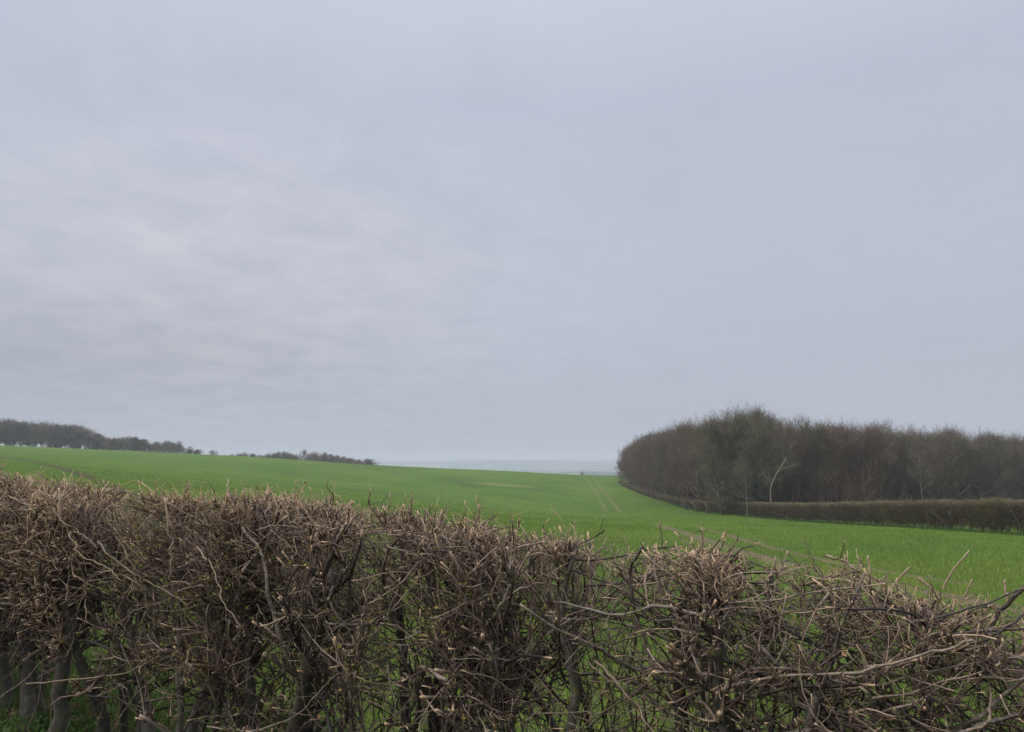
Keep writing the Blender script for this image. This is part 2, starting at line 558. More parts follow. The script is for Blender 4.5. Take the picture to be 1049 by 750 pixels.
def strip(name, pix, width, mat, lift=0.01, ragged=0.3, seed=0, seg=1.0):
    """A worn line on the ground through spots of the field, ragged along both sides."""
    rng = np.random.default_rng(seed)
    pts = np.array([on_ground(*p) if len(p) == 2 else p[:2] for p in pix])
    d = np.concatenate([[0], np.cumsum(np.hypot(*np.diff(pts, axis=0).T))])
    n = max(8, int(d[-1] / seg))
    s = np.linspace(0, d[-1], n)
    # soft corners: average a few neighbours
    C = np.stack([np.interp(s, d, pts[:, 0]), np.interp(s, d, pts[:, 1])], 1)
    for _ in range(12):
        C[1:-1] = (C[:-2] + 2 * C[1:-1] + C[2:]) / 4
    Tn = unit(np.gradient(C, axis=0))
    Nn = np.stack([-Tn[:, 1], Tn[:, 0]], 1)
    taper = np.clip(np.minimum(np.arange(n), np.arange(n)[::-1]) / 4.0, 0.05, 1)
    cols = []
    for e in np.linspace(-1, 1, 5):
        w = width / 2 * e * taper * (1 + (ragged * rng.standard_normal(n) if abs(e) > 0.9 else 0))
        q = C + Nn * w[:, None]
        cols.append(np.stack([q[:, 0], q[:, 1], ground(q[:, 0], q[:, 1]) + lift * (1.0 if abs(e) < 0.9 else -2.0)], 1))
    V = np.stack(cols, 1).reshape(-1, 3)
    idx = np.arange(n * 5).reshape(n, 5)
    f = np.stack([idx[:-1, :-1], idx[:-1, 1:], idx[1:, 1:], idx[1:, :-1]], -1).reshape(-1, 4)
    setp(mesh_obj(name, V, [f[:, ::-1]], mat), kind='structure')
    return C


TRACKS = []
TRACKS.append((strip('wheel_track', [(600, 488.5), (606, 498), (613, 509), (619, 519), (622, 525)], 1.15, M['worn'], 0.03, 0.25, 1), 0.0))
TRACKS.append((strip('wheel_track', [(606.5, 488.5), (614, 498), (623, 509), (631, 519), (635, 525)], 1.25, M['worn'], 0.03, 0.25, 2), 0.0))
TRACKS.append((strip('wheel_track', [(672, 537.5), (697, 545), (716, 552), (740, 560), (765, 567), (800, 577), (850, 588), (905, 598), (980, 613), (1060, 631)], 1.4, M['soil'], 0.02, 0.35, 3, 0.4), 0.75))
TRACKS.append((strip('wheel_track', [(712, 539.5), (735, 545), (757, 552), (785, 560), (812, 567), (850, 576), (905, 586), (1000, 600)], 0.8, M['soil'], 0.02, 0.35, 4, 0.4), 0.44))
strip('wheel_track', [(-40, 461), (0, 468), (25, 472), (55, 478), (85, 487), (112, 498), (140, 510)], 1.5, M['dark_soil'], 0.03, 0.25, 5)
strip('wheel_track', [(-40, 458.5), (0, 465.5), (35, 472), (70, 480), (100, 490)], 0.45, M['dark_soil'], 0.03, 0.25, 6)

# ------------------------------------------------------------------ the hedge in front: frame of reference
HO = np.array([0.0, 2.65])
ES = unit(np.array([4.56, -2.5]))             # along the hedge, towards its near right end
EW = np.array([-ES[1], ES[0]])                # across it, away from the camera
HEDGE_W = 0.85


def to_world(Q):
    """(s along, w across, h above the ground) -> world."""
    XY = HO + Q[..., 0:1] * ES + Q[..., 1:2] * EW
    g = ground(XY[..., 0].ravel(), XY[..., 1].ravel()).reshape(XY.shape[:-1])
    return np.concatenate([XY, (Q[..., 2] + g)[..., None]], -1)


def on_hedge(px, py, w):
    """A spot of the photograph on the hedge's vertical plane at depth w, in (s, w, h)."""
    d = ray(px, py)
    k = (HO @ EW + w) / (d[:2] @ EW)
    P = d * k
    return np.array([(P[:2] - HO) @ ES, w, P[2] - ground(P[0], P[1])[0]])


def lump(s, f, ph):
    return np.sin(s * f + ph) * 0.6 + np.sin(s * f * 2.3 + ph * 1.7) * 0.4


# the trimmed height along the hedge, read off its skyline
_sky = [(-60, 482), (0, 486), (60, 492), (100, 499), (150, 505), (200, 510), (250, 513), (300, 514), (350, 517), (400, 522), (450, 527), (500, 535), (540, 543), (580, 550),
        (620, 558), (660, 563), (700, 566), (740, 568), (780, 572), (820, 577), (860, 583), (900, 592), (950, 604), (1000, 613), (1049, 622)]
_top = np.array([on_hedge(px_, py_, 0.60) for px_, py_ in _sky])
_top = _top[np.argsort(_top[:, 0])]


def top_of(s):
    return np.interp(s, _top[:, 0], _top[:, 2]) + 0.010 * lump(s, 3.1, 0.4) + 0.012 * lump(s, 11, 2.0)


def inside(Q, extra=0.0):
    s, w, h = Q[..., 0], Q[..., 1], Q[..., 2]
    top = top_of(s) + extra
    front = 0.04 + 0.035 * lump(s, 4.3, 1.1) + 0.04 * np.sin(h * 7 + s * 3) - extra * 0.6
    back = HEDGE_W + 0.06 * lump(s, 3.7, 2.2) + extra * 0.6
    edge = np.minimum(w - front, back - w)
    round_ = 0.07 * np.exp(-np.maximum(edge, 0) / 0.10)
    return (h < top - round_) & (w > front) & (w < back) & (h > -0.05)


def clip(P, R, extra):
    """Cut each twig off where it leaves the trimmed shape; also tell which ones were cut."""
    n, k, _ = P.shape
    ins = inside(P, extra[:, None])
    first = np.where(ins.all(1), k - 1, np.argmin(ins, 1) - 0.5)
    cut = ~ins.all(1)
    keep = first > 0.4
    P, R, first, cut = P[keep], R[keep], first[keep], cut[keep]
    n = len(P)
    x = np.linspace(0, 1, k)[None] * first[:, None]
    j = np.minimum(x.astype(int), k - 2)
    f = x - j
    r = np.arange(n)[:, None]
    return P[r, j] * (1 - f)[..., None] + P[r, j + 1] * f[..., None], R[r, j] * (1 - f) + R[r, j + 1] * f, cut, keep


rng = np.random.default_rng(5)
# trunks: two crooked rows, thicker and closer on the left
S0, S1 = -6.4, 4.3
tr_s = []
s = S0
while s < S1:
    tr_s.append(s)
    s += rng.uniform(0.14, 0.27) if s < 0.2 else rng.uniform(0.20, 0.36)
tr_s = np.array(tr_s)
nT = len(tr_s)
start = np.stack([tr_s, 0.42 + 0.15 * rng.standard_normal(nT), np.full(nT, -0.03)], 1)
start[:, 1] = np.clip(start[:, 1], 0.16, 0.72)
d0 = np.stack([0.30 * rng.standard_normal(nT), 0.10 * rng.standard_normal(nT), np.ones(nT)], 1)
Pt = walk(start, d0, rng.uniform(1.25, 1.6, nT), 12, 0.16, rng, np.array([0, 0, 0.05]))
rt = np.clip(rng.lognormal(math.log(0.024), 0.40, nT), 0.014, 0.050)
# thin upright stems between them, mostly in the middle
ms = rng.uniform(-2.3, 3.2, 26)
st_ = np.stack([ms, rng.uniform(0.10, 0.5, 26), np.full(26, -0.03)], 1)
Pt = np.concatenate([Pt, walk(st_, np.stack([0.25 * rng.standard_normal(26), 0.08 * rng.standard_normal(26), np.ones(26)], 1), rng.uniform(1.2, 1.6, 26), 12, 0.13, rng, np.array([0, 0, 0.06]))])
rt = np.concatenate([rt, rng.uniform(0.007, 0.014, 26)])
# the old thick stems the photograph shows
special = [((55, 745), (62, 690), (70, 630), (60, 560), 0.30, 0.050), ((250, 760), (262, 690), (240, 620), (265, 545), 0.40, 0.042),
           ((190, 760), (178, 690), (182, 600), (178, 525), 0.22, 0.020), ((485, 790), (490, 690), (500, 620), (470, 545), 0.35, 0.026),
           ((415, 790), (418, 700), (405, 620), (412, 540), 0.45, 0.024), ((700, 830), (702, 730), (690, 650), (715, 575), 0.38, 0.030),
           ((948, 900), (948, 740), (950, 680), (952, 625), 0.30, 0.019), ((735, 850), (752, 740), (738, 650), (729, 590), 0.14, 0.011),
           ((330, 780), (305, 700), (335, 630), (322, 540), 0.5, 0.030), ((575, 800), (590, 700), (570, 640), (590, 560), 0.3, 0.022)]
sp_P, sp_r = [], []
for a_, b_, c_, e_, w, r in special:
    q = np.array([on_hedge(*p, w) for p in (a_, b_, c_, e_)])
    q[0, 2] = -0.04
    x = np.linspace(0, 3, 12)
    P = np.stack([np.interp(x, range(4), q[:, i]) for i in range(3)], 1)
    for _ in range(2):
        P[1:-1] = (P[:-2] + 2 * P[1:-1] + P[2:]) / 4
    P[1:-1] += rng.normal(0, 0.22 * r + 0.006, (10, 3))
    sp_P.append(P)
    sp_r.append(r)
Pt = np.concatenate([Pt, np.array(sp_P)])
rt = np.concatenate([rt, sp_r])
kk = np.linspace(0, 1, 12)
Rt = rt[:, None] * (1.15 - 0.72 * kk[None] ** 0.8) * (1 + 0.09 * rng.standard_normal((len(rt), 12)))
Pt[..., 1] = 0.45 + 0.36 * np.tanh((Pt[..., 1] - 0.45) / 0.36)      # stems stay inside the hedge; only the top is cut
Pt, Rt, cutT, keepT = clip(Pt, Rt, np.zeros(len(Pt)))
nT = len(Pt)

hedge = empty('hawthorn_hedge', tuple(to_world(np.array([[-1.5, 0.42, 0.0]]))[0]),
              'trimmed bare hawthorn hedge of tangled brown twigs running right across the bottom of the picture', 'hedge')
HINV = np.array(hedge.location)


def hedge_part(name, P, R, S, mat, tone, pale, kind=None):
    W = to_world(P) - HINV
    V, F, A = tubes(W, R, S, {'tone': tone, 'pale': pale})
    o = mesh_obj(name, V, F, mat, hedge, A)
    if kind: o['kind'] = kind
    return o


for i in range(nT):
    tone = np.full((1, 12), rng.uniform(0, 0.7))
    pale = np.zeros((1, 12))
    if cutT[i]: pale[0, -1] = 0.35
    hedge_part('trunk', Pt[i:i + 1], Rt[i:i + 1], 7, M['trunk'], tone, pale)


def style(sv):
    """How a stretch of the hedge grows: left is fine and thick, the middle upright, the right open and level."""
    left = np.clip((-1.2 - sv) / 1.2, 0, 1)
    right = np.clip((sv - 0.1) / 0.9, 0, 1)
    return left, right


# first branches
def spawn(P, R, per, tlo, thi):
    n = len(P)
    i = np.repeat(np.arange(n), per)
    t = rng.uniform(tlo, thi, len(i))
    return i, t


i, tt_ = spawn(Pt, Rt, 17, 0.0, 1.0)
tt_ = 0.16 + 0.84 * tt_ ** 0.8
p, d, r = sample(Pt, Rt, i, tt_)
lf, rg = style(p[:, 0])
dirs = side_dir(d, rng.uniform(0.5, 1.35, len(i)), rng)
mid_ = (1 - lf) * (1 - rg)
dirs[:, 2] += 0.30 * (1 - rg) - 0.05 + 0.35 * mid_
dirs[:, 0] += (0.55 - 0.25 * mid_) * rng.standard_normal(len(i))
P1 = walk(p, dirs, rng.uniform(0.35, 1.1, len(i)), 12, 0.26, rng, np.array([0, 0, 0.03]))
# level branches just under the trimmed top, knitting the stems together
it, tq = spawn(Pt, Rt, 5, 0.70, 1.0)
pt_, dt_, r_t = sample(Pt, Rt, it, tq)
pt_[:, 2] = np.minimum(pt_[:, 2], top_of(pt_[:, 0]) - 0.06)
dl = np.stack([rng.choice([-1.0, 1.0], len(it)), 0.35 * rng.standard_normal(len(it)), 0.10 + 0.22 * rng.standard_normal(len(it))], 1)
P1 = np.concatenate([P1, walk(pt_, dl, rng.uniform(0.25, 0.75, len(it)), 12, 0.15, rng)])
r = np.concatenate([r, r_t])
r1 = np.clip(r * rng.uniform(0.28, 0.55, len(r)), 0.0042, 0.015)
R1 = r1[:, None] * np.linspace(1, 0.45, 12)[None] * (1 + 0.08 * rng.standard_normal((len(r1), 12)))
P1, R1, cut1, _ = clip(P1, R1, rng.uniform(-0.06, 0.02, len(P1)))

# hand-laid branches that can be told apart in the photograph: spots, depth, radius, paleness
laid = [
    ([(768, 686), (800, 684), (840, 692), (872, 707), (905, 705), (950, 690), (1000, 684), (1060, 676)], 0.10, 0.0065, 0.12),
    ([(935, 775), (985, 745), (1010, 728), (1040, 700), (1075, 675)], 0.16, 0.0110, 0.0),
    ([(960, 765), (1000, 745), (1040, 736), (1090, 728)], 0.05, 0.0095, 0.0),
    ([(735, 706), (800, 690), (875, 690), (940, 669), (985, 657), (995, 654)], 0.08, 0.0065, 0.18),
    ([(930, 672), (975, 668), (1010, 655), (1060, 622)], 0.12, 0.0060, 0.0),
    ([(610, 677), (640, 700), (660, 725), (690, 762)], 0.06, 0.0065, 0.35),
    ([(600, 678), (625, 700), (652, 735), (668, 770)], 0.09, 0.0050, 0.25),
    ([(560, 650), (600, 622), (640, 596), (700, 570)], 0.25, 0.006, 0.0),
    ([(545, 585), (580, 566), (605, 553), (623, 542)], 0.45, 0.0060, 0.0),
    ([(600, 600), (650, 597), (700, 585), (760, 600), (800, 622)], 0.3, 0.0065, 0.05),
    ([(820, 600), (845, 593), (862, 590), (880, 587)], 0.3, 0.0065, 0.25),
    ([(845, 570), (862, 572), (872, 580), (882, 585)], 0.3, 0.0055, 0.45),
    ([(810, 620), (850, 640), (880, 648), (930, 640), (990, 622), (1060, 600)], 0.2, 0.006, 0.05),
    ([(770, 650), (810, 690), (850, 730), (880, 765)], 0.15, 0.008, 0.0),
    ([(800, 640), (840, 662), (880, 690), (920, 740)], 0.2, 0.0075, 0.0),
    ([(640, 640), (690, 660), (740, 690), (800, 720)], 0.3, 0.0070, 0.0),
    ([(500, 640), (520, 615), (530, 590), (522, 560)], 0.15, 0.0085, 0.10),
    ([(495, 645), (510, 690), (500, 730), (505, 770)], 0.18, 0.009, 0.0),
    ([(400, 560), (440, 572), (470, 590), (480, 620)], 0.15, 0.006, 0.1),
    ([(395, 640), (440, 655), (480, 690), (540, 705)], 0.2, 0.005, 0.05),
    ([(210, 745), (255, 752), (300, 735), (330, 700), (345, 690)], 0.05, 0.0055, 0.12),
    ([(255, 690), (280, 665), (300, 655), (330, 640), (350, 600)], 0.1, 0.0055, 0.0),
    ([(145, 720), (180, 712), (220, 690), (260, 640)], 0.25, 0.012, 0.0),
    ([(200, 760), (240, 690), (275, 640), (300, 600)], 0.5, 0.016, 0.0),
    ([(30, 700), (90, 695), (130, 690), (160, 672)], 0.04, 0.0055, 0.45),
    ([(120, 550), (140, 590), (147, 625), (140, 660)], 0.04, 0.006, 0.35),
    ([(100, 555), (120, 580), (150, 600), (190, 620)], 0.03, 0.005, 0.4),
    ([(48, 520), (58, 535), (75, 548), (90, 562)], 0.03, 0.006, 0.35),
    ([(68, 545), (80, 570), (100, 582), (125, 596)], 0.02, 0.005, 0.5),
    ([(0, 668), (18, 640), (28, 600), (48, 565)], 0.03, 0.005, 0.2),
    ([(170, 540), (178, 570), (180, 600), (184, 680)], 0.02, 0.006, 0.3),
    ([(205, 560), (225, 580), (240, 610), (262, 640)], 0.05, 0.005, 0.3),
    ([(330, 600), (360, 640), (385, 690), (420, 760)], 0.15, 0.008, 0.0),
    ([(660, 560), (640, 590), (655, 640), (640, 700), (650, 760)], 0.25, 0.008, 0.05),
    ([(1049, 600), (1020, 630), (1000, 680), (1005, 760)], 0.4, 0.009, 0.0),
    ([(720, 610), (705, 660), (722, 700), (715, 770)], 0.2, 0.009, 0.0),
    ([(790, 590), (785, 640), (800, 690), (790, 760)], 0.35, 0.010, 0.0),
]
laidP, laidR, laidpale = [], [], []
KL = 22
for pix, w, r, pl in laid:
    q = np.array([on_hedge(*p_, w) for p_ in pix])
    x = np.linspace(0, len(q) - 1, KL)
    P = np.stack([np.interp(x, range(len(q)), q[:, i_]) for i_ in range(3)], 1)
    for _ in range(3):
        P[1:-1] = (P[:-2] + 2 * P[1:-1] + P[2:]) / 4
    P[:, 1] += np.cumsum(rng.normal(0, 0.010, KL))
    P[1:-1] += rng.normal(0, 0.0018, (KL - 2, 3))
    laidP.append(P)
    laidR.append(0.70 * r * np.linspace(1.15, 0.65, KL) * (1 + 0.11 * rng.standard_normal(KL)))
    laidpale.append(pl * 0.8)
laidP, laidR = np.array(laidP), np.array(laidR)
for P, R, pl in zip(laidP, laidR, laidpale):
    pale = np.full((1, KL), pl)
    pale[0, -1] = 0.7
    hedge_part('branch', P[None], R[None], 6, M['branch'], np.full((1, KL), rng.uniform(0.0, 0.7)), pale)
# the biggest of the grown branches in view are parts too
seen = (P1[:, :, 0].mean(1) > -3.6) & (P1[:, :, 0].mean(1) < 1.7)
score = np.where(seen, R1[:, 0] * np.linalg.norm(P1[:, -1] - P1[:, 0], axis=1) / (P1[:, :, 1].mean(1) + 0.3), 0)
big = np.argsort(-score)[:100 - len(laid)]
isbig = np.zeros(len(P1), bool)
isbig[big] = True
for i in big:
    pale = np.zeros((1, 12))
    if cut1[i]: pale[0, -1] = 0.25
    hedge_part('branch', P1[i:i + 1], R1[i:i + 1], 6, M['branch'], np.full((1, 12), rng.uniform(0.1, 0.8)), pale)

small = []                                    # everything too fine to count: one part


def add_small(P, R, S, pale_all, cut):
    n, k, _ = P.shape
    lt = rng.uniform(0, 1, n) < 0.36
    tone = np.repeat(np.where(lt, rng.uniform(0.55, 1.0, n), rng.uniform(-0.15, 0.40, n))[:, None], k, 1)
    pale = np.repeat(pale_all[:, None], k, 1)
    pale[:, -1] = np.where(cut, np.maximum(pale[:, -1], rng.uniform(0.4, 1.0, n) * np.clip(0.005 / R[:, -1], 0.3, 1)), pale[:, -1])
    small.append(tubes(to_world(P) - HINV, R, S, {'tone': tone, 'pale': pale}))


def paleness(P, lo=0.0):
    """Twigs at the trimmed top and faces are weathered tan, most of all on the left."""
    mid = P[:, P.shape[1] // 2]
    lf, rg = style(mid[:, 0])
    near_top = np.clip((mid[:, 2] - (top_of(mid[:, 0]) - 0.22)) / 0.2, 0, 1)
    near_face = np.clip((0.22 - mid[:, 1]) / 0.2, 0, 1)
    x = rng.uniform(0, 1, len(P)) ** 2.2
    return np.clip(lo + x * (0.20 + 0.80 * near_top * (0.30 + 0.70 * lf) + 0.30 * near_face * lf), 0, 0.85)


nb = ~isbig
add_small(P1[nb], R1[nb], 5, np.zeros(nb.sum()), cut1[nb])

# second order
laid8 = laidP[:, np.linspace(0, KL - 1, 12).astype(int)]
laidR8 = laidR[:, np.linspace(0, KL - 1, 12).astype(int)]
PA, RA = np.concatenate([P1, laid8]), np.concatenate([R1, laidR8])
i, tt_ = spawn(PA, RA, 14, 0.06, 1.0)
p, d, r = sample(PA, RA, i, tt_)
lf, rg = style(p[:, 0])
kp = rng.uniform(0, 1, len(i)) < (0.315 + 0.27 * lf + 0.01 * rg) * np.where(p[:, 2] < 0.42 + 0.12 * np.sin(p[:, 0] * 5), 0.40, np.where(p[:, 2] < 0.85, 0.72 + 0.2 * lf, 1.0))
i, p, d, r, lf, rg = i[kp], p[kp], d[kp], r[kp], lf[kp], rg[kp]
dirs = side_dir(d, rng.uniform(0.4, 1.2, len(i)), rng)
dirs[:, 2] += 0.22 - 0.15 * rg + 0.28 * (1 - lf) * (1 - rg)
dirs[:, 1] -= 0.25 * lf
P2 = walk(p, dirs, rng.uniform(0.12, 0.46, len(i)), 7, 0.27, rng)
r2 = np.clip(r * rng.uniform(0.40, 0.75, len(i)), 0.0024, 0.0068)
R2 = r2[:, None] * np.linspace(1, 0.6, 7)[None] * (1 + 0.10 * rng.standard_normal((len(r2), 7)))
P2, R2, cut2, _ = clip(P2, R2, np.where(rng.uniform(0, 1, len(P2)) < 0.16, rng.uniform(0, 0.11, len(P2)), rng.uniform(-0.04, 0.02, len(P2))))
add_small(P2, R2, 4, paleness(P2), cut2)

# third order
i, tt_ = spawn(P2, R2, 8, 0.05, 1.0)
p, d, r = sample(P2, R2, i, tt_)
lf, rg = style(p[:, 0])
kp = rng.uniform(0, 1, len(i)) < (0.38 + 0.22 * lf + 0.08 * rg)
i, p, d, r, lf, rg = i[kp], p[kp], d[kp], r[kp], lf[kp], rg[kp]
dirs = side_dir(d, rng.uniform(0.5, 1.3, len(i)), rng)
dirs[:, 2] += 0.12
dirs[:, 1] -= 0.30 * lf
dirs[:, 0] += 0.20 * lf
P3 = walk(p, dirs, rng.uniform(0.025, 0.15, len(i)) * (1 + 0.4 * lf), 4, 0.22, rng)
r3 = np.clip(r * rng.uniform(0.45, 0.85, len(i)), 0.0015, 0.0033) * (1 + 0.25 * np.clip((-1.5 - p[:, 0]) / 2, 0, 1))
R3 = r3[:, None] * np.linspace(1, 0.65, 4)[None]
P3, R3, cut3, _ = clip(P3, R3, np.where(rng.uniform(0, 1, len(P3)) < 0.12, rng.uniform(0, 0.09, len(P3)), rng.uniform(-0.02, 0.03, len(P3))))
add_small(P3, R3, 3, paleness(P3), cut3)

# thorns and short spurs
i, tt_ = spawn(P2, R2, 5, 0.05, 0.95)
p, d, r = sample(P2, R2, i, tt_)
P4 = walk(p, side_dir(d, rng.uniform(0.8, 1.5, len(i)), rng), rng.uniform(0.010, 0.040, len(i)), 3, 0.1, rng)
R4 = np.clip(r * 0.6, 0.0012, 0.0024)[:, None] * np.array([[1, 0.8, 0.5]])
add_small(P4, R4, 3, rng.uniform(0, 1, len(P4)) ** 3 * 0.6, np.zeros(len(P4), bool))

# the flailed top: short stubs from every branch that reaches it
i, tt_ = spawn(PA, RA, 7, 0.2, 1.0)
p, d, r = sample(PA, RA, i, tt_)
ok = (p[:, 2] > top_of(p[:, 0]) - 0.26) & (rng.uniform(0, 1, len(p)) < np.where(p[:, 0] < -1.4, 1.0, 0.62))
p, d, r = p[ok], d[ok], r[ok]
dirs = 0.5 * side_dir(d, rng.uniform(0.3, 1.2, len(p)), rng) + np.array([0, 0, 0.85]) + 0.25 * rng.standard_normal((len(p), 3))
P5 = walk(p, dirs, rng.uniform(0.05, 0.20, len(p)), 5, 0.16, rng)
R5 = np.clip(r * rng.uniform(0.40, 0.95, len(p)), 0.0019, 0.0062)[:, None] * np.linspace(1, 0.75, 5)[None]
P5, R5, cut5, _ = clip(P5, R5, np.where(rng.uniform(0, 1, len(P5)) < 0.20, rng.uniform(0.02, 0.13, len(P5)), rng.uniform(-0.04, 0.03, len(P5))))
add_small(P5, R5, 4, paleness(P5, 0.02), cut5)
# split tan ends left by the cutter on the left half
i = rng.integers(0, len(P5), 8000)
p, d, r = sample(P5, R5, i, np.full(len(i), 0.97))
ok = (p[:, 0] < rng.normal(-0.9, 0.9, len(p)))
p, d, r = p[ok], d[ok], r[ok]
P6 = walk(p, d + 0.8 * rng.standard_normal((len(p), 3)), rng.uniform(0.02, 0.07, len(p)), 3, 0.1, rng)
R6 = np.clip(r * 0.6, 0.0014, 0.0028)[:, None] * np.array([[1, 0.8, 0.4]])
add_small(P6, R6, 3, rng.uniform(0.2, 0.9, len(p)), np.ones(len(p), bool))

V, F, A = join(small)
o = mesh_obj('twigs', V, F, M['twig'], hedge, A)
o['kind'] = 'stuff'

# tall shoots the cutter missed
for pix, w, r, pl in [([(893, 597), (891, 584), (889, 569)], 0.5, 0.0042, 0.75), ([(908, 612), (918, 597), (932, 581)], 0.45, 0.0040, 0.5),
                      ([(966, 603), (975, 585), (993, 564)], 0.5, 0.0036, 0.6), ([(1032, 616), (1031, 605), (1029, 594)], 0.5, 0.0045, 0.5),
                      ([(940, 592), (955, 603), (965, 615)], 0.3, 0.0045, 0.6), ([(987, 612), (992, 604), (996, 593)], 0.4, 0.0034, 0.5),
                      ([(70, 497), (67, 490), (65, 484)], 0.4, 0.003, 0.8),
                      ([(172, 545), (171, 525), (169, 510)], 0.03, 0.006, 0.6), ([(60, 525), (61, 512), (60, 500)], 0.03, 0.007, 0.85)]:
    q = np.array([on_hedge(*p_, w) for p_ in pix])
    x = np.linspace(0, 2, 7)
    P = np.stack([np.interp(x, range(3), q[:, i_]) for i_ in range(3)], 1)
    P[1:-1] += rng.normal(0, 0.001, (5, 3))
    pale = np.full((1, 7), pl)
    hedge_part('shoot', P[None], (r * np.linspace(1, 0.75, 7))[None], 5, M['branch'], np.full((1, 7), 0.6), pale)


# small leaves: a few breaking buds, a few dead ones
def leaf_cards(p, size, rng, droop=0.0):
    n = len(p)
    a = unit(rng.standard_normal((n, 3)) + np.array([0, 0, 0.3 - droop]))
    b_ = unit(np.cross(a, rng.standard_normal((n, 3))))
    c = np.cross(a, b_)
    s_ = size[:, None]
    V = np.stack([p, p + s_ * (0.5 * a + 0.34 * b_ + 0.10 * c), p + s_ * a, p + s_ * (0.5 * a - 0.34 * b_ + 0.10 * c)], 1)
    idx = np.arange(n * 4).reshape(n, 4)
    f = np.concatenate([idx[:, [0, 1, 2]], idx[:, [0, 2, 3]]])
    return V.reshape(-1, 3), [f]


def leaf_part(name, P, R, n, size, mat, per, where=None, kind='stuff'):
    i = rng.integers(0, len(P), n)
    p, d, r = sample(P, R, i, rng.uniform(0.5, 1, n))
    if where is not None:
        ok = where(p)
        p = p[ok]
    p = np.repeat(p, per, 0) + rng.normal(0, 0.006, (len(p) * per, 3))
    V, F = leaf_cards(to_world(p) - HINV, rng.uniform(*size, len(p)), rng)
    tone = np.repeat(np.clip(rng.normal(0.5, 0.28, len(p)), 0, 1), 4)
    o = mesh_obj(name, V, F, mat, hedge, {'tone': tone}, smooth=False)
    o['kind'] = kind
    return o


leaf_part('young_leaves', P3, R3, 15000, (0.009, 0.022), M['leaf'], 2, lambda p: (p[:, 1] < 0.42) & (rng.uniform(0, 1, len(p)) < np.where((p[:, 0] > -2.7) & (p[:, 0] < 0.3), 0.85, 0.22)) & (p[:, 2] < 1.40) & (np.sin(p[:, 0] * 9) * np.sin(p[:, 2] * 8 + p[:, 0] * 3) > -0.3))
leaf_part('dead_leaves', P2, R2, 520, (0.014, 0.030), M['deadleaf'], 1)


# ------------------------------------------------------------------ crop, verge and litter
def blades(name, X, Y, height, width, mat, rng, lean=0.35, bend=True, tone_mu=0.5, zoff=-0.01, kind='stuff'):
    n = len(X)
    base = np.stack([X, Y, ground(X, Y) + zoff], 1)
    az = rng.uniform(0, 2 * math.pi, n)
    side = np.stack([np.cos(az), np.sin(az), np.zeros(n)], 1)
    la = rng.uniform(0, 2 * math.pi, n)
    ld = np.stack([np.cos(la), np.sin(la), np.zeros(n)], 1) * (lean * np.abs(rng.standard_normal(n)))[:, None]
    h, w = height[:, None], width[:, None]
    up = np.array([0, 0, 1.0])
    tone = np.clip(rng.normal(tone_mu, 0.20, n), 0, 1)
    dead = rng.uniform(0, 1, n) < 0.02
    tone[dead] = 1.0
    if bend:
        mid = base + h * (0.62 * up + 0.45 * ld)
        tip = base + h * (0.92 * up + 1.15 * ld)
        V = np.stack([base - side * w / 2, base + side * w / 2, mid - side * w * 0.45, mid + side * w * 0.45, tip], 1)
        idx = np.arange(n * 5).reshape(n, 5)
        F = [idx[:, [0, 1, 3, 2]], idx[:, [2, 3, 4]]]
        k = 5
    else:
        tip = base + h * (up + ld)
        V = np.stack([base - side * w / 2, base + side * w / 2, tip], 1)
        idx = np.arange(n * 3).reshape(n, 3)
        F = [idx]
        k = 3
    return V.reshape(-1, 3), F, {'tone': np.repeat(tone, k)}


def scatter(n, y0, y1, rng, umin=-0.86, umax=0.86):
    Y = np.sqrt(rng.uniform(y0 * y0, y1 * y1, n))
    return Y * rng.uniform(umin, umax, n), Y


def bare(X, Y, rng):
    """False where a wheel track has killed the crop, and inside the hedge's strip."""
    ok = np.ones(len(X), bool)
    for C, half in TRACKS:
        if half <= 0: continue
        D = np.full(len(X), 1e9)
        for c in C[::2]:
            D = np.minimum(D, (X - c[0]) ** 2 + (Y - c[1]) ** 2)
        ok &= np.sqrt(D) > half * (0.75 + 0.7 * np.sin(X * 0.9) * np.sin(Y * 0.55 + 1)) * rng.uniform(0.5, 1.4, len(X))
    w = (X - HO[0]) * EW[0] + (Y - HO[1]) * EW[1]
    ok &= w > HEDGE_W + rng.uniform(0.0, 0.8, len(X))
    return ok


